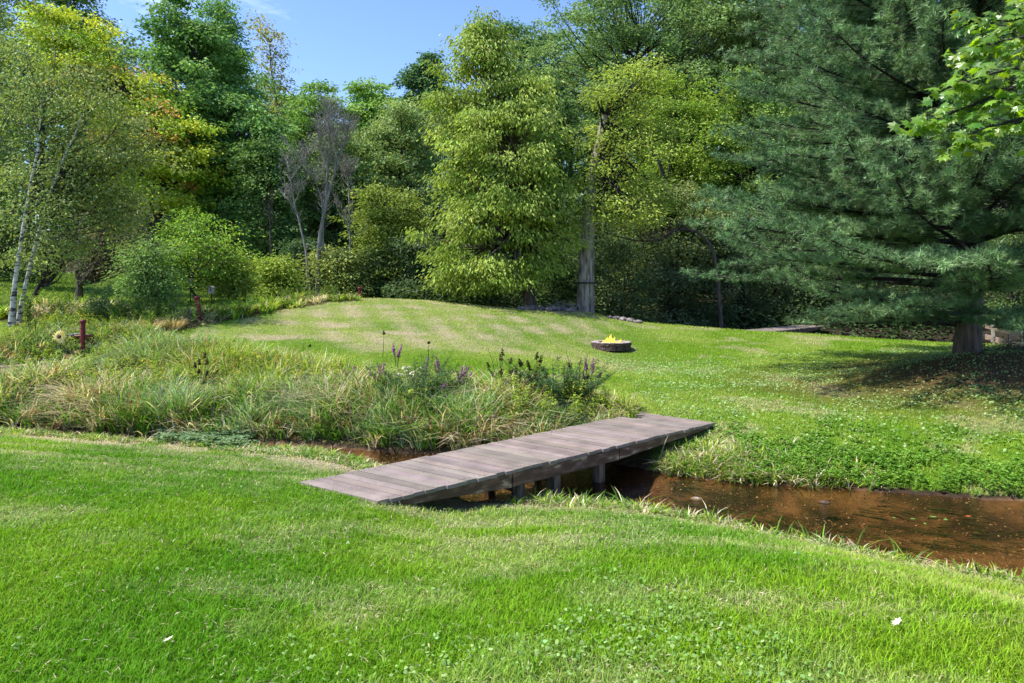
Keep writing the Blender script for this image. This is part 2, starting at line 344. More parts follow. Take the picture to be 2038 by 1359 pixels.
vm = t.nodes.new('ShaderNodeVectorMath'); vm.operation = 'SCALE'; bp = t.nodes.new('ShaderNodeBump'); bp.inputs['Strength'].default_value = .7; bp.inputs['Distance'].default_value = .03
L(co.outputs['Object'], n1.inputs['Vector']); L(n1.outputs['Fac'], r1.inputs[0]); L(at.outputs['Color'], vm.inputs[0]); L(r1.outputs[0], vm.inputs['Scale'])
L(vm.outputs[0], b.inputs['Base Color']); L(n1.outputs['Fac'], bp.inputs['Height']); L(bp.outputs[0], b.inputs['Normal']); b.inputs['Roughness'].default_value = .95; b.inputs['Specular IOR Level'].default_value = .1
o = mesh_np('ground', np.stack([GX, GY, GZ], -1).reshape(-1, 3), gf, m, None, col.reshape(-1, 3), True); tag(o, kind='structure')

# water
wx = np.arange(-30, 14, .25); wy = np.linspace(0, 1, 9)
def sheet(name, v, f, m):
    o = mesh_np(name, v, f, m, None, None, True); tag(o, kind='structure'); return o
m, t, b = mat('water'); L = t.links.new
t.nodes.remove(b); out = t.nodes['Material Output']
gl = t.nodes.new('ShaderNodeBsdfGlossy'); gl.inputs['Roughness'].default_value = .06; gl.inputs[0].default_value = (.9, .92, .95, 1)
tr = t.nodes.new('ShaderNodeBsdfTransparent'); tr.inputs[0].default_value = (.8, .70, .52, 1)
fr = t.nodes.new('ShaderNodeFresnel'); fr.inputs[0].default_value = 1.33; ms = t.nodes.new('ShaderNodeMixShader')
co = t.nodes.new('ShaderNodeTexCoord'); mpn = t.nodes.new('ShaderNodeMapping'); mpn.inputs['Scale'].default_value = (1, 2.6, 1); mpn.inputs['Rotation'].default_value = (0, 0, R(28))
n1 = t.nodes.new('ShaderNodeTexNoise'); n1.inputs['Scale'].default_value = 7; n1.inputs['Detail'].default_value = 7; n1.inputs['Roughness'].default_value = .6
bp = t.nodes.new('ShaderNodeBump'); bp.inputs['Strength'].default_value = .5; bp.inputs['Distance'].default_value = .03
L(co.outputs['Object'], mpn.inputs[0]); L(mpn.outputs[0], n1.inputs['Vector']); L(n1.outputs['Fac'], bp.inputs['Height'])
L(bp.outputs[0], gl.inputs['Normal']); L(bp.outputs[0], fr.inputs['Normal']); L(fr.outputs[0], ms.inputs[0]); L(tr.outputs[0], ms.inputs[1]); L(gl.outputs[0], ms.inputs[2]); L(ms.outputs[0], out.inputs[0])
M['water'] = m
yn, yf = Yn(wx)-.15, Yf(wx)+.15
V = np.stack([np.repeat(wx, 9), (yn[:, None]*(1-wy)+yf[:, None]*wy).ravel(), np.zeros(len(wx)*9)], -1)
i = (np.arange(len(wx)-1)*9)[:, None]+np.arange(8)[None]
f = np.stack([i, i+9, i+10, i+1], -1).reshape(-1, 4)
sheet('creek_water', V, f, M['water'])
c2 = C2[1:]; nn = np.array([.25, 1.]); nn /= np.linalg.norm(nn)
V = np.vstack([np.c_[c2-nn*2.2, np.full(len(c2), -.08)], np.c_[c2+nn*2.2, np.full(len(c2), -.08)]]); k = len(c2)
sheet('back_creek_water', V, np.array([[q, q+1, q+1+k, q+k] for q in range(k-1)]), M['water'])

# gravel and debris on the creek bed
r = rng(15); n = 20000; X = r.uniform(-2, 8.5, n); t_ = r.random(n); Y = Yn(X)*(1-t_)+Yf(X)*t_; s_ = .005+.014*r.random(n)**3
oct_ = np.array([(1, 0, 0), (0, 1, 0), (-1, 0, 0), (0, -1, 0), (0, 0, .7), (0, 0, -.7)], float); q = oct_[None]*(1+.35*r.normal(size=(n, 6, 1)))*s_[:, None, None]
a = r.uniform(0, 2*pi, n); ca, sa = np.cos(a)[:, None], np.sin(a)[:, None]; v = np.stack([q[..., 0]*ca-q[..., 1]*sa*.7, q[..., 0]*sa+q[..., 1]*ca*.7, q[..., 2]], -1)+np.stack([X, Y, ground(X, Y)+s_*.2], -1)[:, None]
f8 = np.array([[0, 1, 4], [1, 2, 4], [2, 3, 4], [3, 0, 4], [1, 0, 5], [2, 1, 5], [3, 2, 5], [0, 3, 5]]); f = ((np.arange(n)*6)[:, None, None]+f8[None]).reshape(-1, 3)
pal = np.array([[.2, .11, .05], [.09, .05, .03], [.36, .25, .15], [.03, .022, .018], [.5, .42, .32]]); c = pal[r.choice(5, n, p=[.34, .28, .18, .13, .07])]*(.7+.6*r.random((n, 1)))
mg, tg_, bg_ = mat('gravel'); ag = tg_.nodes.new('ShaderNodeAttribute'); ag.attribute_name = 'Col'; tg_.links.new(ag.outputs['Color'], bg_.inputs['Base Color']); bg_.inputs['Roughness'].default_value = .8
o = mesh_np('creek_gravel', v.reshape(-1, 3), f, mg, None, np.repeat(c, 6, 0)); tag(o, 'brown gravel on the creek bed', 'gravel', kind='stuff')
n = 2600; X = r.uniform(-1, 8, n); t_ = r.uniform(.05, .95, n); Y = Yn(X)*(1-t_)+Yf(X)*t_; k = fbm(X*.8, Y*1.6, 16) > .5; X, Y = X[k], Y[k]; n = len(X)
v, f4, f3, nv = blades_np(np.stack([X, Y, ground(X, Y)+.01], -1), -.55+r.normal(0, .25, n), np.full(n, .03), r.uniform(.008, .02, n), r.uniform(.15, .45, n), 2, 1.0)
o = mesh_np('water_weed', v, [f4, f3], M['grass'], None, np.repeat(mixc((.012, .02, .008), (.05, .08, .02), r.random(n)), nv, 0)); tag(o, 'dark weed trailing under the creek water', 'water weed', kind='stuff')

#@@BRIDGE
# ------------------------------------------------------------------ bridge
m, t, b = mat('deck_paint'); L = t.links.new
co = t.nodes.new('ShaderNodeTexCoord'); at = t.nodes.new('ShaderNodeAttribute'); at.attribute_name = 'Col'
mpn = t.nodes.new('ShaderNodeMapping'); mpn.inputs['Rotation'].default_value = (0, 0, R(33)); mpn.inputs['Scale'].default_value = (1.2, 9, 3)
n1 = t.nodes.new('ShaderNodeTexNoise'); n1.inputs['Scale'].default_value = 2.0; n1.inputs['Detail'].default_value = 9; n1.inputs['Roughness'].default_value = .7
ra = t.nodes.new('ShaderNodeValToRGB'); ra.color_ramp.elements[0].position = .66; ra.color_ramp.elements[1].position = .74
n2 = t.nodes.new('ShaderNodeTexNoise'); n2.inputs['Scale'].default_value = 3; n2.inputs['Detail'].default_value = 8
r2 = t.nodes.new('ShaderNodeMapRange'); r2.inputs[1].default_value = .3; r2.inputs[2].default_value = .7; r2.inputs[3].default_value = .75; r2.inputs[4].default_value = 1.25
vm = t.nodes.new('ShaderNodeVectorMath'); vm.operation = 'SCALE'; mxx = t.nodes.new('ShaderNodeMix'); mxx.data_type = 'RGBA'; mxx.inputs[7].default_value = (.3, .24, .17, 1)
L(co.outputs['Object'], mpn.inputs[0]); L(mpn.outputs[0], n1.inputs['Vector']); L(n1.outputs['Fac'], ra.inputs[0]); L(co.outputs['Object'], n2.inputs['Vector']); L(n2.outputs['Fac'], r2.inputs[0])
L(at.outputs['Color'], vm.inputs[0]); L(r2.outputs[0], vm.inputs['Scale']); L(vm.outputs[0], mxx.inputs[6]); L(ra.outputs[0], mxx.inputs[0]); L(mxx.outputs[2], b.inputs['Base Color'])
bp = t.nodes.new('ShaderNodeBump'); bp.inputs['Strength'].default_value = .4; bp.inputs['Distance'].default_value = .01; L(n1.outputs['Fac'], bp.inputs['Height']); L(bp.outputs[0], b.inputs['Normal'])
b.inputs['Roughness'].default_value = .6; b.inputs['Specular IOR Level'].default_value = .4
M['deck'] = m
M['side'] = noise_mat('side_paint', (.085, .045, .028), (.17, .10, .068), 3.5, .6, c3=(.36, .27, .16), stretch=(1.2, 1.2, 4), lo=.45, hi=.6, bump=.5)
M['post'] = noise_mat('post_wood', (.04, .032, .027), (.16, .125, .09), 6, .85, stretch=(3, 3, .5))
def bridge(name, A, B, Cc, D, nb, seed, label, parts=True):
    r = rng(seed); root = empty(name, tuple((A+B)/2)); lc = (A+B)/2
    mb = MB(); th = .038
    for k in range(nb):
        g = .007
        t0, t1 = k/nb+g/2/5.5*1.2, (k+1)/nb-g/2/5.5*1.2
        e0, e1 = r.uniform(-.018, .018), r.uniform(-.018, .018); dz = r.uniform(-.003, .003)
        a0 = A*(1-t0)+Cc*t0; b0 = B*(1-t0)+D*t0; a1 = A*(1-t1)+Cc*t1; b1 = B*(1-t1)+D*t1
        u = nrm(b0-a0); a0 = a0+u*e0; a1 = a1+u*e0; b0 = b0+u*e1; b1 = b1+u*e1
        top = np.array([a0, b0, b1, a1])+[0, 0, dz]; bot = top-[0, 0, th]; s_ = r.uniform(.8, 1.15)*(1.12 if r.random() < .12 else 1)
        base = np.array([.205, .168, .145])*s_*np.array([1, r.uniform(.94, 1.04), r.uniform(.94, 1.06)])
        ch = .004; inset = (top-top.mean(0))*(1-.02)+top.mean(0)+[0, 0, ch]
        mb.add(np.vstack([bot, top]), [[3, 2, 1, 0], [0, 1, 5, 4], [1, 2, 6, 5], [2, 3, 7, 6], [3, 0, 4, 7], [4, 5, 6, 7]], base)
    if parts:
        ta = np.arange(6)/6*2*pi
        for k in range(nb):
            for u_ in (.06, .5, .94):
                for w_ in (.28, .72):
                    t0 = (k+w_)/nb; a0 = A*(1-t0)+Cc*t0; b0 = B*(1-t0)+D*t0; c_ = a0+(b0-a0)*(u_+r.uniform(-.008, .008))+[0, 0, .0045]
                    mb.add([(c_[0], c_[1], c_[2])]+[(c_[0]+.006*cos(x), c_[1]+.006*sin(x), c_[2]-.001) for x in ta], [[0, 1+j, 1+(j+1) % 6] for j in range(6)], (.02, .016, .014))
    mb.build('deck', M['deck'], root, col=True, loc=lc)
    d = nrm(Cc-A)*np.array([1, 1, 0]); d = nrm(d); s_ = np.array([d[1], -d[0], 0]); z = np.array([0, 0, 1.])
    for side, (P0, P1) in enumerate(((A, Cc), (B, D))):
        q = MB(); ins = -1 if side else 1
        off = s_*ins*.045-z*(th+.006)
        segs = 3; L_ = P1-P0
        pts = [0, .3, .62, 1.0]
        for i in range(3):
            a = P0+L_*(pts[i]+.002)+off; b_ = P0+L_*(pts[i+1]-.002)+off
            h0 = .165-.005*i; jog = s_*(-ins)*.006*(i == 1)
            e = .12 if i == 0 else 0; e2 = .13 if i == 2 else 0
            prof = []
            for pp, hh in ((a, h0-e), (b_, h0-e2)):
                prof.append([pp+jog-s_*.022, pp+jog+s_*.022, pp+jog+s_*.022-z*hh, pp+jog-s_*.022-z*hh])
            v = np.array(prof).reshape(-1, 3)
            q.add(v, [[0, 1, 2, 3], [7, 6, 5, 4], [0, 4, 5, 1], [1, 5, 6, 2], [2, 6, 7, 3], [3, 7, 4, 0]])
        q.build('side_beam', M['side'], root, loc=lc)
    if parts:
        for tt, hh in ((.33, .62), (.43, .62), (.57, .62)):
            cp_ = []
            for side, (P0, P1) in enumerate(((A, Cc), (B, D))):
                ins = -1 if side else 1
                c = P0+(P1-P0)*tt+s_*ins*.12
                q = MB(); q.box(c-z*(.10+hh/2), (.115, .115, hh), [s_, d, z]); q.build('post', M['post'], root, loc=lc); cp_.append(c)
            q = MB(); mid = (cp_[0]+cp_[1])/2-z*.24+d*.065; q.box(mid, (1.0, .04, .14), [s_, d, z]); q.build('cross_beam', M['post'], root, loc=lc)
    tag(root, label, 'bridge'); return root
br = bridge('wooden_footbridge', deckA, deckB, deckC, deckD, 43, 3, 'long low footbridge of brown painted planks over the creek in front')
b2a, b2b = P(1462, 658, 26.6), P(1545, 661, 26.2)
zz = b2a[2]; b2b[2] = zz
b2c, b2d = P(1596, 641, 33), P(1628, 646, 31.4); b2c[2] = zz; b2d[2] = zz
b2c = b2a+nrm(P(1640, 640, 33)*[1, 1, 0]-b2a*[1, 1, 0])*6.4; b2w = nrm(np.array([(b2c-b2a)[1], -(b2c-b2a)[0], 0]))*1.2
bridge('wooden_footbridge', b2a, b2a+b2w, b2c, b2c+b2w, 40, 5, 'grey plank footbridge behind the far lawn, half under the pine boughs')

#@@LAWN
# ------------------------------------------------------------------ mown grass
def in_frame(X, Y, mgn=.12): return np.abs(X) < Y*(HX/FPX)*(1+mgn)+.6
def scatter(r, x0, x1, y0, y1, dens, dmax):
    n = int((x1-x0)*(y1-y0)*dmax); X = r.uniform(x0, x1, n); Y = r.uniform(y0, y1, n)
    k = in_frame(X, Y); X, Y = X[k], Y[k]
    k = r.random(len(X)) < dens(X, Y)/dmax; return X[k], Y[k]
r = rng(11)
def jit(r, c, a=.25, g=.06):
    s = (1+a*(r.random(len(c))*2-1))[:, None]; return np.clip(c*s*(1+g*r.normal(size=c.shape)), .002, .9)
X, Y = scatter(r, -10, 9.5, 2.3, 12.3, lambda X, Y: np.clip(70000/Y**2, 800, 6500), 6500)
k = (Y < Yn(X)-.02) & ~inpoly(X, Y, deck_poly); X, Y = X[k], Y[k]
lc = lawn_col(X, Y); st = straw(X, Y)
tall = sst(.5, .75, fbm(X*3.1, Y*3.1, 61)); bank = sst(.55, .1, Yn(X)-Y)
h = (.03+.035*r.random(len(X))+.02*tall)*(1-.35*st)+bank*.05*r.random(len(X))
isd = r.random(len(X)) < st*.7+.035
c = np.where(isd[:, None], np.array([.5, .44, .29]), lc*1.45); c = jit(r, c, .35)
az = r.uniform(0, 2*pi, len(X)); lean = h*r.uniform(.25, 1.1, len(X))*(1+.9*isd); wd = .0034+.0009*Y*r.uniform(.5, 1.1, len(X))
o = blade_obj('near_lawn_grass', np.stack([X, Y, ground(X, Y)-.004], -1), az, h*(1-.4*isd), wd, lean, c, 2); tag(o, 'bright green mown grass of the near lawn', 'grass', kind='stuff')
print('near blades', len(X))
X, Y = scatter(r, -22, 19, 8, 31, lambda X, Y: np.clip(190000/Y**2.0, 260, 2000), 2000)
k = (Y > Yf(X)+.05) & (Y < lawn_edge(X)) & ~inpoly(X, Y, weed_poly) & ~inpoly(X, Y, strip_poly) & ~inpoly(X, Y, deck_poly) & (np.hypot(X-PIT[0], Y-PIT[1]) > .62) & (dline(X, Y, C2) > 2.2)
X, Y = X[k], Y[k]; lit = litter(X, Y); k = r.random(len(X)) > lit*.8; X, Y = X[k], Y[k]
lc = lawn_col(X, Y); st = straw(X, Y); tall = sst(.5, .75, fbm(X*2, Y*2, 62)); bank = sst(.9, .1, Y-Yf(X))
h = (.035+.03*r.random(len(X))+.02*tall)*(1-.3*st)+bank*.07*r.random(len(X)); isd = r.random(len(X)) < st*.6+.04
c = np.where(isd[:, None], np.array([.5, .43, .27]), lc*1.35); c = jit(r, c, .3)
az = r.uniform(0, 2*pi, len(X)); lean = h*r.uniform(.2, 1.0, len(X)); wd = .002+.00075*Y*r.uniform(.6, 1.2, len(X))
o = blade_obj('far_lawn_grass', np.stack([X, Y, ground(X, Y)-.004], -1), az, h, wd, lean, c, 1); tag(o, 'yellow-green mown grass of the mound across the creek', 'grass', kind='stuff')
print('far blades', len(X))
X, Y = scatter(r, -34, -3, 18, 46, lambda X, Y: np.full(len(X), 90.), 90)
k = (Y < lawn_edge(X)) & (Y > np.interp(X, [-30, -13, -9, -6], [20, 21, 26, 29])) & ~inpoly(X, Y, strip_poly)
X, Y = X[k], Y[k]; h = .06+.06*r.random(len(X)); c = jit(r, mixc((.07, .15, .014), (.13, .2, .03), fbm(X*.5, Y*.5, 63)), .25)
o = blade_obj('back_lawn_grass', np.stack([X, Y, ground(X, Y)], -1), r.uniform(0, 2*pi, len(X)), h, np.full(len(X), .04), h*.4, c, 1); tag(o, 'shaded green grass behind the birches', 'grass', kind='stuff')

# round-leaved creeping weeds in the near lawn (stuff)
def round_leaves(r, X, Y, Z, size, col, tilt=.5, n=7):
    N = len(X); th = np.arange(n)/n*2*pi; up = nrm(np.stack([r.normal(0, tilt, N), r.normal(0, tilt, N), np.ones(N)], -1))
    a = nrm(np.cross(up, np.stack([np.cos(X*37), np.sin(X*37), 0*X], -1))); b_ = np.cross(up, a); sc = size[:, None]
    rr = 1+.14*r.normal(size=(N, n)); rr[:, 0] = .55
    p = np.stack([X, Y, Z], -1)
    v = p[:, None]+(rr*np.cos(th))[..., None]*a[:, None]*sc[:, None]+(rr*np.sin(th))[..., None]*b_[:, None]*sc[:, None]-up[:, None]*sc[:, None]*.12
    v = np.concatenate([v, (p+up*0)[:, None]], 1); base = (np.arange(N)*(n+1))[:, None, None]
    f = base+np.array([[q, (q+1) % n, n] for q in range(n)])[None]
    return v.reshape(-1, 3), f.reshape(-1, 3), np.repeat(col, n+1, 0)
cx = lambda X, Y: X/Y*FPX+HX
def clov(X, Y):
    px = cx(X, Y); py = HY+FPX*(CAMZ-.84)/Y
    a = sst(.45, .62, fbm(X*1.6, Y*1.6, 71)); s = np.exp(-(((px-1250)/520)**2+((py-1290)/110)**2))+.8*np.exp(-(((px-1750)/330)**2+((py-1310)/90)**2))+.55*np.exp(-(((px-1500)/500)**2+((py-1180)/120)**2))+.25*np.exp(-(((px-60)/80)**2+((py-1290)/45)**2))
    return (s*(a**1.5)*1000+25*(a > .5)).clip(0, 1300)
X, Y = scatter(r, -3.5, 8, 2.4, 8, clov, 1300); k = Y < Yn(X)-.2; X, Y = X[k], Y[k]
v, f, c = round_leaves(r, X, Y, ground(X, Y)+r.uniform(.02, .06, len(X)), r.uniform(.005, .0125, len(X)), jit(r, mixc((.12, .24, .035), (.26, .38, .13), r.random(len(X))), .3))
o = mesh_np('ground_ivy', v, f, M['leaf'], None, c); tag(o, 'patch of small round-leaved creeping weeds in the near lawn', 'ground cover', kind='stuff')
# broken clover on the far right bank
def cress(X, Y):
    d = Y-Yf(X); return 750*sst(0, .1, d)*sst(1.5, .5, d+1.6*(fbm(X*1.5, Y*1.5, 72)-.5))*sst(2.4, 3.8, X)*sst(.3, .55, fbm(X*3, Y*3, 79))+330*sst(3.2, 1.2, d)*sst(.48, .66, fbm(X*2, Y*2, 73))*(X > 2.4)*(d > 0)
X, Y = scatter(r, 1.5, 9, 6.5, 13, cress, 1400)
d = Y-Yf(X); N = len(X); p = np.stack([X, Y, ground(X, Y)+r.uniform(.01, .12, N)*sst(1.5, .2, d)+.02], -1)
p = np.repeat(p, 5, 0); N = len(p); az = r.uniform(0, 2*pi, N); p[:, 2] += r.normal(0, .015, N)
ax = np.stack([np.cos(az), np.sin(az), r.uniform(-.1, .7, N)], -1); v, f = leaves_np(p, ax, np.array([0, 0, 1.])+r.normal(0, .3, (N, 3)), r.uniform(.03, .065, N), .5)
c = jit(r, mixc((.07, .18, .012), (.2, .36, .05), fbm(p[:, 0]*2, p[:, 1]*2, 74)), .3)
o = mesh_np('watercress', v, f, M['leaf'], None, np.repeat(c, 4, 0)); tag(o, 'leafy bright green bank plants along the far right water edge', 'ground cover', kind='stuff')
# grey-green cress at the left water edge
def cress2(X, Y):
    p = HX+X/Y*FPX; return 1200*sst(300, 345, p)*sst(520, 440, p)*sst(.75, .1, np.abs(Y-Yf(X)+.1))
X, Y = scatter(r, -9, -3, 9, 13.5, cress2, 1200); N = len(X); p = np.stack([X, Y, np.maximum(ground(X, Y), 0)+r.uniform(.02, .16, N)], -1); p = np.repeat(p, 5, 0); N = len(p); az = r.uniform(0, 2*pi, N)
v, f = leaves_np(p, np.stack([np.cos(az), np.sin(az), r.uniform(0, .5, N)], -1), np.array([0, 0, 1.])+r.normal(0, .3, (N, 3)), r.uniform(.04, .07, N), .6)
o = mesh_np('mint_patch', v, f, M['leaf'], None, np.repeat(jit(r, np.tile([.17, .27, .13], (N, 1)), .3), 4, 0)); tag(o, 'pale grey-green leafy mat at the left water edge', 'ground cover', kind='stuff')

# ------------------------------------------------------------------ tall grass
def tussocks(r, X, Y, hgt, kind, nb, name, label, zoff=0, seg=3, wscale=1.0):
    """kind 0 green, 1 straw, 2 blue-green, 3 yellow-green"""
    N = len(X); Xr = np.repeat(X, nb); Yr = np.repeat(Y, nb); hr = np.repeat(hgt, nb)*r.uniform(.45, 1.15, N*nb); kr = np.repeat(kind, nb)
    a = r.uniform(0, 2*pi, N*nb); rad = np.abs(r.normal(0, .07, N*nb))*(.5+hr); Xr = Xr+np.cos(a)*rad; Yr = Yr+np.sin(a)*rad
    pal = np.array([[.12, .255, .03], [.55, .48, .33], [.22, .34, .15], [.28, .38, .04], [.28, .15, .07]])
    c = pal[kr]; sw = r.random(N*nb); c = np.where((sw < .13)[:, None] & (kr != 1)[:, None], pal[1], c); c = np.where((sw > .8)[:, None] & (kr == 1)[:, None], pal[0]*1.2, c)
    c = c*np.repeat(r.uniform(.55, 1.25, N), nb)[:, None]; c = jit(r, c, .35); lean = hr*r.uniform(.25, 1.5, N*nb)*(1+.4*(kr == 1)); wd = (.012+.013*r.random(N*nb))*wscale*(1+Yr*.02)
    z = ground(Xr, Yr)-.01
    k = ~inpoly(Xr, Yr, deck_poly)
    o = blade_obj(name, np.stack([Xr, Yr, z+zoff], -1)[k], (a+r.normal(0, .6, N*nb))[k], hr[k], wd[k], lean[k], c[k], seg, 1.7); tag(o, label, 'grass', kind='stuff'); return o
r = rng(23)
x0, x1 = -22, WP[-1][0]; n = 21000; X = r.uniform(x0, x1, n); Y = r.uniform(9, 22.5, n)
k = inpoly(X, Y, weed_poly) & in_frame(X, Y, .2) & (Y > Yf(X)+.03+.12*(X > -5)) & (r.random(n) < np.clip(13/Y, .3, 1)); X, Y = X[k], Y[k]
px = cx(X, Y); e = fbm(X*.6, Y*.6, 81); q = fbm(X*1.3, Y*1.3, 82)
kind = np.zeros(len(X), int); rr = r.random(len(X)); d = Y-Yf(X)
kind = np.where((q > .55) & (rr < .75), 1, kind); kind = np.where((q < .44), 2, kind); kind = np.where((e > .52) & (rr < .55) & (d > 2), 3, kind); kind = np.where((rr > .93), 4, kind); kind = np.where((px > 1130) & (rr > .45), 1, kind)
hgt = (.14+.68*sst(.25, .75, fbm(X*1.0, Y*1.0, 83))+.12*r.random(len(X)))*np.interp(px, [0, 500, 900, 1150, 1240], [1.0, 1.0, 1.1, 1.05, .8])
# low where the weeds meet the mown lawn
dl = np.full(len(X), 9.)
for (ax_, ay_), (bx_, by_) in zip(WP[:-1], WP[1:]): dl = np.minimum(dl, dline(X, Y, [(ax_, ay_), (bx_, by_)]))
CLR = [(-10.95, 16.6, .9), (-11.6, 16.3, .8), (-11.2, 15.4, .8), (-10.5, 17, .5), (-9.6, 20.5, 1.0), (-9.2, 19.6, .9), (-12.5, 15.2, 1.0), (-13, 14.4, 1.1), (-11.3, 15.2, .9), (-12, 14, .9), (-14.5, 15, 1.1)]
def clear(X, Y):
    k = 1+0*X
    for a_, b2_, c_ in CLR: k = k*(1-.75*np.exp(-((X-a_)**2+(Y-b2_)**2)/c_**2))
    return k
for a_, b2_ in ((-1.65, 11.2), (.75, 11.1)): hgt *= 1-.22*np.exp(-((X-a_)**2+(Y-b2_)**2)/.8)
hgt *= clear(X, Y); hgt *= .45+.55*sst(0, 1.3, dl); hgt *= .6+.4*sst(0, .5, d)
print('tussocks', len(X))
tussocks(r, X, Y, hgt, kind, 17, 'tall_grass', 'tall arching wild grass, green and straw, on the far bank of the creek')
n = 3600; X = r.uniform(-20, -4, n); Y = r.uniform(17, 34, n); k = inpoly(X, Y, strip_poly); X, Y = X[k], Y[k]; q = fbm(X*.9, Y*.9, 84)
kind = np.where(q > .55, 1, np.where(r.random(len(X)) < .5, 3, 0)); hgt = np.where(X < -8.5, .45, .3)*(.7+.6*r.random(len(X)))*clear(X, Y)
tussocks(r, X, Y, hgt, kind, 18, 'rough_grass_strip', 'strip of rough weedy grass behind the mound at the left', wscale=1.7)
# fringe on the near bank
n = 2600; X = r.uniform(-10, 5.5, n); Y = Yn(X)-np.abs(r.normal(.08, .16, n))
dens = sst(.38, .6, fbm(X*1.6, 0*X, 85)); k = (r.random(n) < .25+.75*dens) & in_frame(X, Y); X, Y = X[k], Y[k]; kind = np.where(r.random(len(X)) < .25, 1, np.where(r.random(len(X)) < .4, 3, 0))
tussocks(r, X, Y, .07+.10*r.random(len(X))*(.4+fbm(X*2, 0*X, 86)), kind, 8, 'bank_grass', 'longer grass fringe on the near edge of the creek', wscale=.7)
n = 60; X = r.uniform(.2, 4.6, n); Y = Yn(X)-r.uniform(-.02, .15, n)
tussocks(r, X, Y, r.uniform(.16, .3, n), np.zeros(n, int), 3, 'bank_grass', 'a few taller blades standing up from the near water edge', wscale=.8)
n = 2200; X = r.uniform(1.6, 7, n); Y = Yf(X)+np.abs(r.normal(0, .45, n)); k = in_frame(X, Y) & (r.random(n) < sst(5, 2.4, X)); X, Y = X[k], Y[k]
tussocks(r, X, Y, .1+.14*r.random(len(X)), np.where(r.random(len(X)) < .3, 1, np.where(r.random(len(X)) < .5, 3, 0)), 10, 'bank_grass', 'shaggy grass on the far bank beside the bridge end', wscale=.8)
n = 900; X = r.uniform(-4.6, -2.0, n); Y = Yn(X)-r.uniform(.0, .55, n)
tussocks(r, X, Y-.05, .04+.06*r.random(n), np.where(r.random(n) < .3, 1, 0), 7, 'bank_grass', 'shaggy grass tongue left of the near bridge end', wscale=.8)
#@@WEEDS
# leafy weeds mixed in the tall grass (stuff)
def leafy(r, X, Y, hgt, nl, ll, wr, colf, name, label, z0=0., up=.4, m=None):
    N = len(X); t_ = r.uniform(.15, 1, (N, nl)); az = r.uniform(0, 2*pi, (N, nl)); lean = r.normal(0, .12, (N, 2))
    bx = X[:, None]+lean[:, :1]*t_**1.5*hgt[:, None]*2; by = Y[:, None]+lean[:, 1:]*t_**1.5*hgt[:, None]*2; bz = ground(X, Y)[:, None]+t_*hgt[:, None]
    sp = .05*(1.2-t_)*r.random((N, nl)); p = np.stack([bx+np.cos(az)*sp, by+np.sin(az)*sp, bz], -1).reshape(-1, 3); az = az.ravel(); n_ = len(p)
    ax = np.stack([np.cos(az), np.sin(az), r.uniform(-.3, up+.3, n_)], -1); L_ = ll*r.uniform(.5, 1.2, n_)*(1.25-.6*t_.ravel())
    v, f = leaves_np(p, ax, np.array([0, 0, 1.])+r.normal(0, .25, (n_, 3)), L_, wr); c = jit(r, colf(p, t_.ravel()), .3)
    sv, sf = tubes_np(np.stack([X, Y, ground(X, Y)], -1), np.stack([X+lean[:, 0]*hgt*2, Y+lean[:, 1]*hgt*2, ground(X, Y)+hgt], -1), np.zeros((N, 3)), np.full(N, .005), np.full(N, .002), 2, 3)
    c = np.vstack([np.repeat(c, 4, 0), np.tile([.08, .07, .03], (len(sv), 1))])
    o = mesh_np(name, np.vstack([v, sv]), [f, sf+len(v)] if False else [np.vstack([f, sf+len(v)])], m or M['leaf'], None, c); tag(o, label, 'weeds', kind='stuff'); return o
r = rng(31)
n = 6500; X = r.uniform(-22, 2.2, n); Y = r.uniform(11, 22, n); k = inpoly(X, Y, weed_poly) & in_frame(X, Y, .2) & (Y > Yf(X)+.5) & (fbm(X*.6, Y*.6, 81)+.25*fbm(X*2, Y*2, 87) > .47); X, Y = X[k], Y[k]
print('leafy', len(X))
dl = np.full(len(X), 9.)
for (ax_, ay_), (bx_, by_) in zip(WP[:-1], WP[1:]): dl = np.minimum(dl, dline(X, Y, [(ax_, ay_), (bx_, by_)]))
leafy(r, X, Y, clear(X, Y)*(.32+.42*r.random(len(X)))*(.5+.5*sst(0, 1.2, dl)), 48, .10, .3, lambda p, t_: mixc(mixc((.09, .2, .02), (.34, .42, .04), fbm(p[:, 0]*1.2, p[:, 1]*1.2, 88)), (.65, .58, .03), sst(.9, 1, t_)*.6*(fbm(p[:, 0]*.8, p[:, 1]*.8, 97) > .5)), 'leafy_weeds', 'leafy yellow-green weeds standing among the tall grass')
n = 1500; X = r.uniform(-18, -6, n); Y = r.uniform(17, 30, n); k = inpoly(X, Y, strip_poly) & (r.random(n) < sst(-6, -9, X)*.8+.1); X, Y = X[k], Y[k]
leafy(r, X, Y, .35+.4*r.random(len(X)), 50, .12, .28, lambda p, t_: mixc((.06, .15, .02), (.2, .29, .035), fbm(p[:, 0], p[:, 1], 89)), 'leafy_weeds', 'leafy bright weeds in the hollow below the birches')

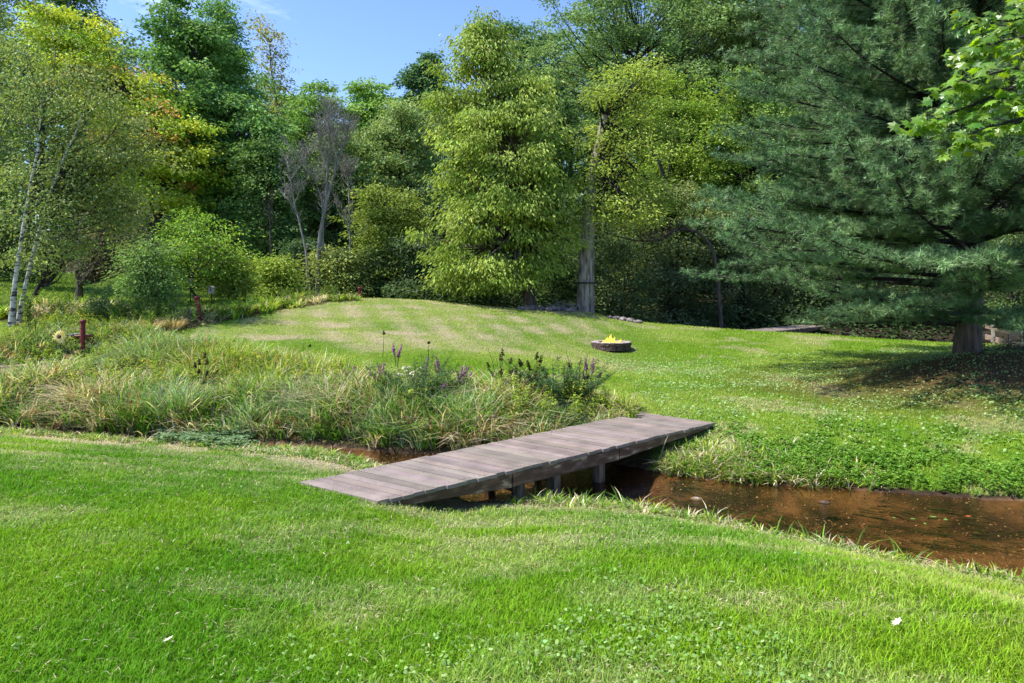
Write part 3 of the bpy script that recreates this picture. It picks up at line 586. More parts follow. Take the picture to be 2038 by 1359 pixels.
# dry clippings and leaf bits on both lawns, small clover on the far right lawn
r = rng(37); X, Y = scatter(r, -9, 9, 2.4, 11.5, lambda X, Y: 14+220*straw(X, Y)+30*(fbm(X*2, Y*2, 98) > .6), 400); k = Y < Yn(X)-.05; X, Y = X[k], Y[k]; N = len(X); az = r.uniform(0, 2*pi, N)
v, f = leaves_np(np.stack([X, Y, ground(X, Y)+r.uniform(.02, .055, N)], -1), np.stack([np.cos(az), np.sin(az), r.normal(0, .2, N)], -1), np.array([0, 0, 1.])+r.normal(0, .3, (N, 3)), r.uniform(.015, .05, N), .14)
o = mesh_np('clippings', v, f, M['leaf'], None, np.repeat(jit(r, mixc((.5, .45, .32), (.2, .13, .07), (r.random(N) > .7)*1.), .3), 4, 0)); tag(o, 'dry clippings lying on the near lawn', 'clippings', kind='stuff')
X, Y = scatter(r, 2.5, 15, 7.5, 20, lambda X, Y: 60+240*sst(.45, .6, fbm(X*.9, Y*.9, 99)), 300); k = (Y > Yf(X)+.8); X, Y = X[k], Y[k]
v, f, c = round_leaves(r, X, Y, ground(X, Y)+r.uniform(.02, .06, len(X)), r.uniform(.012, .024, len(X)), jit(r, mixc((.14, .26, .05), (.3, .4, .18), r.random(len(X))), .3))
o = mesh_np('clover', v, f, M['leaf'], None, c); tag(o, 'pale clover leaves dotting the far right lawn', 'ground cover', kind='stuff')

#@@PLANTS
# ------------------------------------------------------------------ plants one can single out
def stalk_plant(name, px, py, sp, hgt, ns, nleaf, ll, wr, col, flower, label, cat, seed, Y=None, leafstart=.05, stemc=(.07, .05, .03), lean=.22, group=None, flen=.25):
    r = rng(seed); g = gpx(px, py) if Y is None else np.array([(px-HX)/FPX*Y, Y]); z = gz(*g); root = empty(name, (g[0], g[1], z)); loc = np.array([g[0], g[1], z])
    a = r.uniform(0, 2*pi, ns); b0 = np.stack([np.cos(a)*sp*.3*r.random(ns), np.sin(a)*sp*.3*r.random(ns), -.02*np.ones(ns)], -1)
    hh = hgt*r.uniform(.6, 1.05, ns); tip = b0+np.stack([np.cos(a)*sp*r.random(ns), np.sin(a)*sp*r.random(ns), hh], -1)+r.normal(0, lean*.2, (ns, 3))*[1, 1, 0]
    bend = np.stack([np.cos(a), np.sin(a), 0*a], -1)*-.03*hh[:, None]
    v, f = tubes_np(b0, tip, bend, np.full(ns, .006), np.full(ns, .0025), 4, 4); st_ = mesh_np('stems', v, f, M['grass'], root, np.tile(stemc, (len(v), 1)))
    if nleaf:
        i = r.integers(0, ns, nleaf); t_ = leafstart+(1-leafstart)*r.random(nleaf)*.97; t2 = t_[:, None]; p = b0[i]*(1-t2)+tip[i]*t2+bend[i]*(4*t2*(1-t2)); az = r.uniform(0, 2*pi, nleaf)
        ax = np.stack([np.cos(az), np.sin(az), r.uniform(-.3, .6, nleaf)], -1); p = p+ax*r.uniform(0, .1, nleaf)[:, None]*(1-t2)
        v, f = leaves_np(p, ax, np.array([0, 0, 1.])+r.normal(0, .3, (nleaf, 3)), ll*r.uniform(.5, 1.15, nleaf), wr)
        c = jit(r, np.tile(col, (nleaf, 1)), .35); mesh_np('foliage', v, f, M['leaf'], root, np.repeat(c, 4, 0))
    if flower is not None:
        fc, share = flower
        for q in np.where(r.random(ns) < share)[0] if share < 1 else range(ns):
            nf = 70; t_ = 1-flen*r.random(nf); t2 = t_[:, None]; p = b0[q]*(1-t2)+tip[q]*t2+bend[q]*(4*t2*(1-t2)); az = r.uniform(0, 2*pi, nf)
            ax = np.stack([np.cos(az), np.sin(az), r.uniform(-.1, .6, nf)], -1); v, f = leaves_np(p, ax, np.array([0, 0, 1.])+r.normal(0, .3, (nf, 3)), (.03+.02*r.random(nf))*(1.3-.6*(t_-1+flen)/flen), .6)
            mesh_np('flower_spike', v, f, M['leaf'], root, np.repeat(jit(r, np.tile(fc, (nf, 1)), .3), 4, 0))
    tag(root, label, cat, group); return root
pur = (.42, .12, .5)
stalk_plant('loosestrife_bush', 835, 818, 1.0, .95, 70, 8500, .09, .24, (.055, .115, .035), (pur, .08), 'dark leafy bush with purple flower spikes and a white-flowered neighbour, mid bank', 'plant', 1)
stalk_plant('loosestrife_bush', 1115, 812, 1.0, .85, 70, 8500, .09, .25, (.05, .105, .03), (pur, .05), 'dark leafy bush with a few purple flowers nearest the far bridge end', 'plant', 2)
stalk_plant('loosestrife_bush', 1030, 805, .6, .8, 30, 2200, .06, .2, (.055, .10, .03), ((.12, .12, .05), .3), 'low dark bush just left of the bush nearest the far bridge end', 'plant', 3)
stalk_plant('loosestrife', 790, 735, .12, .62, 5, 110, .05, .22, (.07, .12, .03), (pur, 1), 'thin cluster of purple flower spikes standing highest against the mown lawn', 'plant', 4, flen=.32)
stalk_plant('loosestrife', 765, 800, .10, .75, 4, 130, .06, .22, (.07, .12, .03), (pur, 1), 'bright purple spike at the left side of the dark flowering bush', 'plant', 5, flen=.3)
stalk_plant('loosestrife', 878, 790, .16, .85, 6, 160, .06, .22, (.07, .12, .03), ((.33, .15, .33), 1), 'pale mauve flower spikes rising behind the dark flowering bush', 'plant', 6, flen=.28)
stalk_plant('loosestrife', 925, 800, .22, .8, 5, 140, .06, .22, (.07, .12, .03), ((.36, .14, .38), 1), 'mauve spikes right of the dark flowering bush in mid bank', 'plant', 8, flen=.3)
stalk_plant('loosestrife', 1175, 800, .25, .8, 6, 140, .06, .22, (.07, .12, .03), ((.36, .16, .36), 1), 'faint mauve spikes at the bridge end of the weeds', 'plant', 9, flen=.25)
stalk_plant('loosestrife', 690, 790, .2, .6, 4, 120, .06, .22, (.07, .12, .03), ((.34, .14, .36), 1), 'small mauve spikes low in the grass left of the bright purple spike', 'plant', 10, flen=.25)
stalk_plant('aster', 815, 800, .3, .68, 26, 500, .05, .2, (.07, .13, .05), ((.7, .72, .66), 1), 'spray of small white flowers in front of the purple spikes', 'plant', 7, flen=.06)
for q, (px, py, ns, hg, lb) in enumerate(((1000, 800, 15, 1.0, 'fan of tall bare dark stems left of the twin stem clumps'), (1065, 805, 13, .95, 'tall bare dark stems between the two dark bushes'), (1150, 805, 12, .95, 'tall bare dark stems above the bush nearest the bridge'),
        (608, 722, 4, .62, 'dark seed stalks standing alone before the left part of the mound'), (762, 712, 2, .7, 'single slender dark stalk before the mound crest'), (392, 800, 10, .95, 'thin brown stems above the grass at the left of the bank'), (852, 716, 2, .55, 'small dark stalk right of the highest purple spikes'))):
    stalk_plant('tall_stems', px, py, .3 if ns > 8 else .12, hg, ns, ns*7, .045, .25, (.05, .085, .03), ((.07, .05, .03), .5), lb, 'plant', 20+q, stemc=(.035, .04, .02), lean=.3, flen=.15)
stalk_plant('leafy_bush', 545, 755, .4, .5, 24, 1500, .07, .28, (.07, .14, .03), None, 'rounded green weed clump in the middle of the bank', 'plant', 41)
stalk_plant('leafy_bush', 390, 740, .45, .55, 30, 1500, .06, .2, (.12, .15, .04), None, 'olive weed clump with reddish stems below the mound edge', 'plant', 42, stemc=(.2, .08, .03))
stalk_plant('leafy_bush', 160, 770, .3, .5, 14, 500, .06, .2, (.09, .16, .05), None, 'green weed clump left of the straw grass', 'plant', 43)
stalk_plant('pokeweed', 195, 640, .55, 1.25, 12, 520, .13, .42, (.14, .24, .1), None, 'pale-leaved tall weed standing beside the dark-trunked shrub tree', 'plant', 44, leafstart=.3)
stalk_plant('goldenrod', 315, 622, .35, 1.35, 12, 700, .1, .18, (.09, .19, .03), None, 'tall narrow-leaved green weeds before the round green bush', 'plant', 45)
stalk_plant('goldenrod', 285, 630, .35, 1.2, 10, 600, .1, .18, (.10, .2, .035), None, 'narrow-leaved green weeds left of the tallest ones before the round bush', 'plant', 46)
stalk_plant('vine_column', 55, 660, .12, 1.15, 8, 420, .1, .5, (.16, .25, .04), None, 'yellow-green vine climbing a stake at the foot of the birches', 'plant', 47)
stalk_plant('reed_clump', 65, 690, .2, .9, 16, 250, .12, .1, (.06, .11, .05), None, 'dark upright stems left of the sunflower ornament', 'plant', 48)
for q, (px, py, lb) in enumerate(((262, 668, 'dark brown dry clump, leftmost of the dry clumps edging the mound'), (300, 660, 'pale straw dry clump, middle of the dry clumps edging the mound'), (345, 655, 'pale straw dry clump, rightmost of the dry clumps edging the mound'))):
    g = gpx(px, py); rr_ = rng(60+q); n = 240; a = rr_.uniform(0, 2*pi, n); rad = .3*np.sqrt(rr_.random(n)); X = g[0]+np.cos(a)*rad; Y = g[1]+np.sin(a)*rad; h = rr_.uniform(.2, .45, n)
    o = blade_obj('dry_clump', np.stack([X, Y, ground(X, Y)], -1), a, h, np.full(n, .022), h*rr_.uniform(.5, 1.1, n), jit(rr_, np.tile((.16, .09, .05) if q == 0 else (.42, .33, .2), (n, 1)), .3), 3); tag(o, lb, 'plant')

#@@PROPS
# ------------------------------------------------------------------ built things
def lathe(mb, c, prof, n=16, c_=None):
    th = np.arange(n)/n*2*pi; v = []; f = []
    for rr_, z in prof: v += [(c[0]+rr_*cos(a), c[1]+rr_*sin(a), c[2]+z) for a in th]
    for i in range(len(prof)-1):
        for j in range(n): f.append([i*n+j, i*n+(j+1) % n, (i+1)*n+(j+1) % n, (i+1)*n+j])
    mb.add(v, f, c_)
def firepit():
    r = rng(5); z = gz(*PIT); root = empty('fire_pit', (PIT[0], PIT[1], z)); base = np.array([PIT[0], PIT[1], z-.03]); Ro, Ri = .63, .42; n = 12
    def block(a0, a1, r0, r1, z0, z1, name, m):
        z0 *= 1.06; z1 *= 1.06
        q = 3; v = []
        for k in range(q+1):
            a = a0+(a1-a0)*k/q; 
            for rr_, zz_ in ((r0, z0), (r1, z0), (r1, z1), (r0, z1)): v.append((cos(a)*(rr_+r.normal(0, .004)), sin(a)*(rr_+r.normal(0, .004)), zz_+r.normal(0, .002)))
        f = [[3, 2, 1, 0], [4*q, 4*q+1, 4*q+2, 4*q+3]]
        for k in range(q):
            for j in range(4): f.append([4*k+j, 4*k+(j+1) % 4, 4*k+4+(j+1) % 4, 4*k+4+j])
        mb = MB(); mb.add(v, f); mb.build(name, m, root).location = (0, 0, 0)
    for k in range(n):
        a = k/n*2*pi+.1; block(a+.015, a+2*pi/n-.015, Ri, Ro-.015+r.normal(0, .006), 0, .135, 'wall_stone', M['stone'])
        a += pi/n; block(a+.012, a+2*pi/n-.012, Ri-.01, Ro+r.normal(0, .005), .138, .215, 'upper_stone', M['stone'])
    for k in range(n):
        a = k/n*2*pi+.1+pi/n; block(a+.008, a+2*pi/n-.008, Ri-.015, Ro-.005, .2155, .228, 'cap_stone', M['cap'])
    mb = MB(); lathe(mb, (0, 0, 0), [(.001, .13), (.2, .13), (.41, .1), (.41, 0)], 20); mb.build('ash_bed', M['ash'], root)
    root.location = base; tag(root, 'round stone ring fire pit on the far lawn', 'fire pit')
    # burning fire
    fr_ = empty('fire', tuple(base+[0, 0, .13])); tag(fr_, 'yellow flames burning over logs in the stone fire pit', 'fire')
    m, t, b = mat('flame'); L = t.links.new; t.nodes.remove(b)
    em = t.nodes.new('ShaderNodeEmission'); em.inputs[1].default_value = 1.0; trn = t.nodes.new('ShaderNodeBsdfTransparent'); ms = t.nodes.new('ShaderNodeMixShader')
    co = t.nodes.new('ShaderNodeTexCoord'); sp = t.nodes.new('ShaderNodeSeparateXYZ'); cr = t.nodes.new('ShaderNodeValToRGB')
    cr.color_ramp.elements[0].color = (1, .25, .03, 1); cr.color_ramp.elements[1].color = (1, .72, .10, 1); cr.color_ramp.elements[1].position = .25
    nz_ = t.nodes.new('ShaderNodeTexNoise'); nz_.inputs['Scale'].default_value = 12; mr = t.nodes.new('ShaderNodeMapRange'); mr.inputs[1].default_value = .35; mr.inputs[2].default_value = .55; mr.inputs[3].default_value = .2; mr.inputs[4].default_value = 1
    L(co.outputs['Generated'], sp.inputs[0]); L(sp.outputs[2], cr.inputs[0]); L(cr.outputs[0], em.inputs[0]); L(co.outputs['Object'], nz_.inputs['Vector']); L(nz_.outputs['Fac'], mr.inputs[0]); L(mr.outputs[0], ms.inputs[0])
    L(trn.outputs[0], ms.inputs[1]); L(em.outputs[0], ms.inputs[2]); L(ms.outputs[0], t.nodes['Material Output'].inputs[0])
    for k, (x, y, h, w_, bx) in enumerate(((-.02, 0, .34, .085, .02), (-.10, .05, .25, .07, -.03), (.05, -.05, .27, .06, .05), (.22, 0, .2, .05, .1), (-.27, -.03, .17, .055, .03), (.12, .08, .15, .07, .0), (-.18, .1, .14, .06, -.02))):
        ts = np.linspace(0, 1, 9); pts = np.stack([x+bx*ts**1.5+.02*np.sin(ts*7+k), y+.015*np.cos(ts*6+k), h*ts], -1); mb = MB(); pts = pts*[1, 1, 1.05]; mb.tube(pts, w_*(np.sin(pi*np.clip(ts*.8+.18, 0, 1))**1.2)*(1-ts**3)+.002, 9); mb.build('flame', m, fr_, True)
    for k in range(4):
        a = k*.8; mb = MB(); mb.tube([(cos(a)*-.26, sin(a)*-.26, .02+.01*k), (cos(a)*.26, sin(a)*.26, .04+.012*k)], .035, 8); mb.build('log', M['bark_dark'], fr_)
firepit()

def red_post(px, py, Y, hp, label, seed, tee=False, tilt=0, wide=1.0):
    x, y = (px-HX)/FPX*Y, Y; z = gz(x, y); topz = CAMZ-(py-HY)/FPX*Y; H = topz-z; root = empty('red_post', (x, y, z-.03))
    mb = MB(); r_ = .055*wide; mb.tube([(0, 0, 0), (tilt*.4*H, 0, H*.5), (tilt*H, 0, H-.06)], [r_, r_, r_*1.02], 12); mb.build('pole', M['rust'], root, True)
    mb = MB(); lathe(mb, (tilt*H, 0, H-.09), [(r_*1.0, 0), (r_*1.35, .02), (r_*1.4, .07), (r_*1.1, .09), (.001, .095)], 14); mb.build('cap', M['rust'], root, True)
    if tee:
        mb = MB(); mb.tube([(-.2, 0, H-.42), (.26, 0, H-.41)], .03, 10); mb.build('cross_bar', M['rust'], root, True)
        mb = MB(); mb.tube([(-.28, -.02, H-.22), (-.1, 0, H-.215), (.0, -.07, H-.2)], .008, 6); mb.build('hook', M['dead'], root, True)
    tag(root, label, 'post'); return root
red_post(165, 634, 17.5, 1, 'dark red capped pipe with a cross bar right of the sunflower ornament', 1, True)
red_post(398, 588, 20.8, 1, 'leaning dark red post with a flared top in the weeds beside the mound', 2, tilt=-.12, wide=1.15)
red_post(717, 570, 29, 1, 'small dark red post at the bushes behind the mound crest', 3, tilt=-.06, wide=1.15)
# sunflower ornament
def sunflower():
    c = P(119, 670, 17.3); z = gz(c[0], c[1]); root = empty('sunflower_ornament', (c[0], c[1], z)); h = c[2]-z
    mb = MB(); mb.tube([(0, .03, -.02), (0, .03, h*.5), (0, .02, h)], .009, 6); mb.build('stake', M['bark_dark'], root)
    mp_ = noise_mat('petal', (.85, .55, .08), (.9, .8, .4), 8, .6); mc_ = noise_mat('flower_heart', (.06, .03, .02), (.14, .07, .05), 30, .8)
    mb = MB()
    for ring, (n, L_, y) in enumerate(((17, .19, 0), (14, .14, -.012))):
        for k in range(n):
            a = k/n*2*pi+ring*.2+.05*sin(k*7); d = np.array([cos(a), 0, sin(a)]); s_ = np.array([-sin(a), 0, cos(a)]); o_ = np.array([0, y, h])
            L2 = L_*(1+.12*sin(k*5)); v = [o_+d*.03+s_*.008, o_+d*L2*.6+s_*.026+[0, -.02, 0], o_+d*L2+[0, .0, 0], o_+d*L2*.6-s_*.026+[0, -.02, 0], o_+d*.03-s_*.008]
            v2 = [q+np.array([0, .004, 0]) for q in v]; mb.add(v+v2, [[0, 1, 2, 3], [3, 4, 0, 0][:3]+[0]] if False else [[0, 1, 2, 3], [8, 7, 6, 5]]); mb.add(v+v2, [[0, 3, 4], [5, 9, 8]])
    mb.build('petals', mp_, root)
    mb = MB(); th = np.arange(14)/14*2*pi
    v = [(0, -.05, h)]
    for rr_, y in ((.03, -.045), (.048, -.03), (.045, .0)): v += [(rr_*cos(a), y, h+rr_*sin(a)) for a in th]
    f3 = [[0, 1+(j+1) % 14, 1+j] for j in range(14)]; f4 = [[1+q*14+j, 1+q*14+(j+1) % 14, 15+q*14+(j+1) % 14, 15+q*14+j] for q in range(2) for j in range(14)]
    mb.add(v, f3); mb.add(v, f4); mb.build('heart', mc_, root)
    tag(root, 'yellow metal sunflower ornament standing in the weeds', 'garden ornament')
sunflower()
# small grey feeder tray by the red post
c = P(147, 665, 17.9); z = gz(c[0], c[1]); root = empty('grey_tray', (c[0], c[1], z)); h = c[2]-z; mb = MB(); mb.tube([(0, 0, 0), (0, 0, h)], .012, 6); mb.build('stake', M['bark_dark'], root)
mb = MB(); lathe(mb, (0, 0, h-.03), [(.001, 0), (.1, .0), (.14, .045), (.13, .045), (.09, .012), (.001, .012)], 16); mb.build('tray', noise_mat('tray_metal', (.3, .32, .38), (.5, .52, .58), 5, .4), root, True); tag(root, 'small grey tray on a stake between the sunflower ornament and the red cross-bar post', 'bird feeder')
# plank walkway at the left frame edge
a, b_ = P(-120, 735, 15.6), P(88, 722, 16.8); mb = MB(); L_ = np.linalg.norm((b_-a)[:2]); zt = .5*(a[2]+b_[2]); d = nrm((b_-a)*[1, 1, 0]); s_ = np.array([d[1], -d[0], 0]); root = empty('plank_walkway', (a[0], a[1], zt))
n = int(L_/.15)
for k in range(n): mb.box(d*(k+.5)*L_/n-s_*.45*0, (L_/n*.94, .9, .04), [d, s_, [0, 0, 1]])
mb.build('deck', M['plank'], root)
for s2 in (-.38, .38): mb = MB(); mb.box(d*L_/2+s_*s2-np.array([0, 0, .1]), (L_, .06, .15), [d, s_, [0, 0, 1]]); mb.build('beam', M['plank'], root)
for q in (.05, .95):
    for s2 in (-.38, .38): mb = MB(); pz = zt-gz(*(a+d*L_*q+s_*s2)[:2]); mb.box(d*L_*q+s_*s2*.85-np.array([0, 0, (pz+.15)/2+.02]), (.09, .09, pz+.1), [d, s_, [0, 0, 1]]); mb.build('post', M['plank'], root)
tag(root, 'pinkish weathered plank walkway in the weeds at the left edge of the photo', 'walkway')
# birdhouses
def birdhouse(px, pyt, pyb, Y, label, seed, s=1.):
    x = (px-HX)/FPX*Y; z = gz(x, Y); zt = CAMZ-(pyt-HY)/FPX*Y; H = zt-z; root = empty('birdhouse', (x, Y, z)); hb = .28*s; wb = .17*s
    mb = MB(); mb.tube([(0, 0, -.05), (0, 0, H-hb)], .02, 7); mb.build('pole', M['bark_dark'], root)
    mb = MB(); mb.box((0, 0, H-hb*.6), (wb, wb, hb*.8)); mb.build('box', M['greywood'], root)
    ang = .45
    for sx in (-1, 1): mb = MB(); ax = [[cos(ang), 0, -sx*sin(ang)], [0, 1, 0], [sx*sin(ang), 0, cos(ang)]]; mb.box((sx*wb*.32, 0, H-hb*.12), (wb*.85, wb*1.35, .014), ax); mb.build('roof', M['greywood'], root)
    th = np.arange(12)/12*2*pi; mb = MB(); v = [(0, -wb/2-.003, H-hb*.55)]+[(.022*cos(q), -wb/2-.003, H-hb*.55+.022*sin(q)) for q in th]; mb.add(v, [[0, 1+j, 1+(j+1) % 12] for j in range(12)]); mb.build('entrance_hole', M['bark_dark'], root)
    tag(root, label, 'birdhouse')
birdhouse(421, 569, 604, 25.5, 'grey birdhouse on a dark pole right of the leaning red post', 1)
birdhouse(379, 553, 600, 26.3, 'small pale birdhouse among the leaves of the bright green tree', 2, .8)
# fence at the right
def fence():
    a = P(1962, 648, 23.5); b_ = P(2038, 668, 19); e = b_+(b_-a)*.8; root = empty('rail_fence', (a[0], a[1], gz(a[0], a[1]))); lc = np.array(root.location); d = nrm((b_-a)*[1, 1, 0]); s_ = np.array([d[1], -d[0], 0])
    for dz in (0, -.38):
        a2 = a+[0, 0, dz]; e2 = np.array([e[0], e[1], a[2]+dz]); mb = MB(); mb.box((a2+e2)/2-lc, (np.linalg.norm(e2-a2), .045, .17), [d, s_, [0, 0, 1]]); mb.build('rail', M['fence'], root)
    for k, q in enumerate((.3, .62, 1.0, 1.4, 1.75)):
        p = a+(b_-a)*q; p[2] = a[2]; z0 = gz(p[0], p[1])-.1; top = a[2]+(.28 if k != 1 else .42); mb = MB(); mb.box(np.array([p[0], p[1], (z0+top)/2])-lc+s_*(.07 if k % 2 == 0 else -.08), (.09 if k != 1 else .14, .09, top-z0), [d, s_, [0, 0, 1]]); mb.build('post', M['fence'] if k == 1 else M['greywood'], root)
    tag(root, 'weathered two-rail wooden fence beside the pine trunk', 'fence')
fence()
# stones and sticks heaped between the two trunks
def rock(x, y, s, seed, label, group=None, name='stone', m=None, sink=.25, z=None):
    r = rng(seed); nu, nv = 10, 7; v = []
    off = r.uniform(-9, 9, 2)
    for i in range(nv+1):
        for j in range(nu):
            ph = pi*i/nv; th = 2*pi*j/nu; d = np.array([sin(ph)*cos(th), sin(ph)*sin(th), cos(ph)]); k = 1+.5*(float(vn(d[0]*2+off[0]+d[2], d[1]*2+off[1], seed))-.5); v.append(d*k*np.array(s))
    f = [[i*nu+j, i*nu+(j+1) % nu, (i+1)*nu+(j+1) % nu, (i+1)*nu+j] for i in range(nv) for j in range(nu)]
    mb = MB(); mb.add(v, f); o = mb.build(name, m or M['rock'], None, False); o.location = (x, y, (gz(x, y) if z is None else z)+s[2]*(1-2*sink)); o.rotation_euler = (0, 0, r.uniform(0, 6)); tag(o, label, 'stone', group); return o
r = rng(77)
for k in range(16):
    px = 1035+k*6.6+r.uniform(-2, 2); Y = 28.0+r.uniform(-.35, .3); s = r.uniform(.12, .24); rock((px-HX)/FPX*Y, Y, (s*1.3, s, s*.6), 100+k, 'grey-mauve flat stone in the heap between the two trunks', 'stones heaped between the two trunks')
for k in range(5):
    px = 1215+k*14; g = gpx(px, 634+k*2.5); s = r.uniform(.1, .18); rock(g[0], g[1]+.2, (s*1.3, s, s*.6), 130+k, 'mossy stone at the lawn edge right of the strapped trunk', 'stones at the lawn edge right of the strapped trunk')
root = empty('brush_pile', (1.9, 28.9, gz(1.9, 28.9))); v, f = tubes_np(np.stack([r.uniform(-.9, 1.1, 46), r.uniform(-.4, .4, 46), np.zeros(46)], -1), np.stack([r.uniform(-1, 1.2, 46), r.uniform(-.4, .4, 46), r.uniform(.1, .5, 46)], -1), r.normal(0, .06, (46, 3)), np.full(46, .022), np.full(46, .008), 3, 5)
mesh_np('sticks', v, f, M['dead'], root); tag(root, 'heap of dead sticks behind the stones between the trunks', 'brush pile')
# things in the creek and on the lawn
g = Wp(1386, 990); rock(g[0], g[1], (.07, .045, .014), 200, 'pale stone breaking the water right of the bridge', m=M['cap'], z=-.012, sink=.5)
g = Wp(1640, 998); rock(g[0], g[1], (.08, .05, .02), 201, 'dark wet stone in mid creek, right of the pale one', m=M['stone'], z=-.012, sink=.5)
def leafpoly(lobes=5, n=4):
    pts = []
    return pts
MAP = np.array([(0, 0), (.16, -.02), (.42, -.1), (.36, .1), (.62, .22), (.78, .42), (.55, .44), (.42, .5), (.52, .78), (.28, .68), (.12, .74), (0, 1.05), (-.12, .74), (-.28, .68), (-.52, .78), (-.42, .5), (-.55, .44), (-.78, .42), (-.62, .22), (-.36, .1), (-.42, -.1), (-.16, -.02)])
def single_leaf(px, py, z, s, colr, label, rot, tilt=.1, cat='leaf', name='fallen_leaf'):
    g = Wp(px, py, z) if z is not None else gpx(px, py); zz = (gz(*g)+.045) if z is None else z
    v = np.array([(x*s, (y-.4)*s, .1*s*(abs(x)**1.3)) for x, y in MAP]+[(0, 0, 0)]); c, sn = cos(rot), sin(rot); v = v@np.array([[c, sn, 0], [-sn, c, 0], [0, 0, 1]]); v[:, 2] += v[:, 0]*tilt; n = len(MAP)
    o = mesh_np(name, v, np.array([[q, (q+1) % n, n] for q in range(n)]), M['leaf'], None, np.tile(colr, (n+1, 1))); o.location = (g[0], g[1], zz); tag(o, label, cat); return o
single_leaf(1784, 1262, None, .042, (.6, .56, .5), 'pale dead leaf lying on the near lawn at the right', .6, .5)
single_leaf(374, 1098, None, .055, (.05, .035, .04), 'dark brown dead leaf on the near lawn at the left', 2.2, 1.2)
single_leaf(334, 1292, None, .035, (.65, .6, .45), 'tiny cream leaf near the bottom left of the lawn', 1, .3)
single_leaf(1926, 1027, .006, .05, (.45, .12, .04), 'orange leaf floating on the creek', .2, 0)
for q, (px, py, s_) in enumerate(((1816, 1032, .04), (1841, 1042, .035), (1857, 1028, .05), (1882, 1034, .045), (1780, 1030, .03))): single_leaf(px, py, .006+.001*q, s_, (.12, .3, .06), 'small green leaf floating on the creek left of the orange one', q*1.3, 0).__setitem__('group', 'green leaves floating on the creek')

#@@TREES
# ------------------------------------------------------------------ trees
def crown_np(r, prof, Y, dratio, nc, ctips, nleaf, ll, wr, cols, crad=(1.1, .55), droop=.25, spread=.28, inner=.35, rough=.4, updir=.5, planar=1.35):
    """prof: rows (z, cx, r). returns leaf verts/faces/colours and cluster centres"""
    prof = np.array(sorted(prof)); zz = np.linspace(prof[0, 0], prof[-1, 0], 80); rz = np.interp(zz, prof[:, 0], prof[:, 2]); w_ = rz+.25; w_ /= w_.sum()
    z = r.choice(zz, nc, p=w_)+r.uniform(-.5, .5, nc)*(zz[1]-zz[0]); th = r.uniform(0, 2*pi, nc); rad = np.interp(z, prof[:, 0], prof[:, 2]); cxz = np.interp(z, prof[:, 0], prof[:, 1])
    rho = np.sqrt(inner**2+(1-inner**2)*r.random(nc))*(1+rough*(r.random(nc)*2-1)*.8); q = np.maximum(rad-crad[0]*.5, .15)
    c = np.stack([cxz+q*rho*np.cos(th), Y+q*rho*np.sin(th)*dratio, z], -1); out = np.stack([np.cos(th), np.sin(th), 0*th], -1)
    cs = r.uniform(.45, 1.45, nc)
    # twig tips in flattened shells
    i = np.repeat(np.arange(nc), ctips); n = len(i); d = nrm(r.normal(size=(n, 3))); d[:, 2] = np.where(r.random(n) < .7, np.abs(d[:, 2]), d[:, 2]); rr_ = r.random(n)**.3
    tip = c[i]+d*rr_[:, None]*np.array([crad[0], crad[0], crad[1]])*cs[i][:, None]; tip[:, 2] -= droop*rr_*np.hypot(d[:, 0], d[:, 1])*crad[0]*.5
    tcol = r.random(n)
    j = np.repeat(np.arange(n), nleaf); m_ = len(j); lv = r.normal(size=(m_, 3))*np.array([spread, spread, spread*.45]); p = tip[j]+lv
    az = np.arctan2(lv[:, 1], lv[:, 0])+r.normal(0, .7, m_); o_ = out[i[j]]; ax = np.stack([np.cos(az), np.sin(az), -droop*1.6+r.normal(0, .35, m_)], -1)+o_*.5
    nm = np.array([0, 0, updir+.4])+r.normal(0, .45*planar, (m_, 3)); L_ = ll*r.uniform(.6, 1.25, m_)
    v, f = leaves_np(p, ax, nm, L_, wr)
    cols = np.array(cols, float); base = cols[0]
    cc = r.random(nc); k = cc[i[j]]
    cl = base*(1+0*k[:, None]); 
    if len(cols) > 1: cl = mixc(cl, cols[1], np.clip(k*1.2+r.normal(0, .15, m_), 0, 1))
    if len(cols) > 2: pick = hsh(i[j].astype(float), 0*i[j].astype(float), 5) > .86; pick &= r.random(m_) < .75; cl = np.where(pick[:, None], cols[2], cl)
    cl = jit(r, cl*(.8+.4*tcol[j])[:, None]*(1.75+.45*(Y > 37)), .35, .05)
    return v, f, np.repeat(cl, 4, 0), c, tip, i
TREES = []
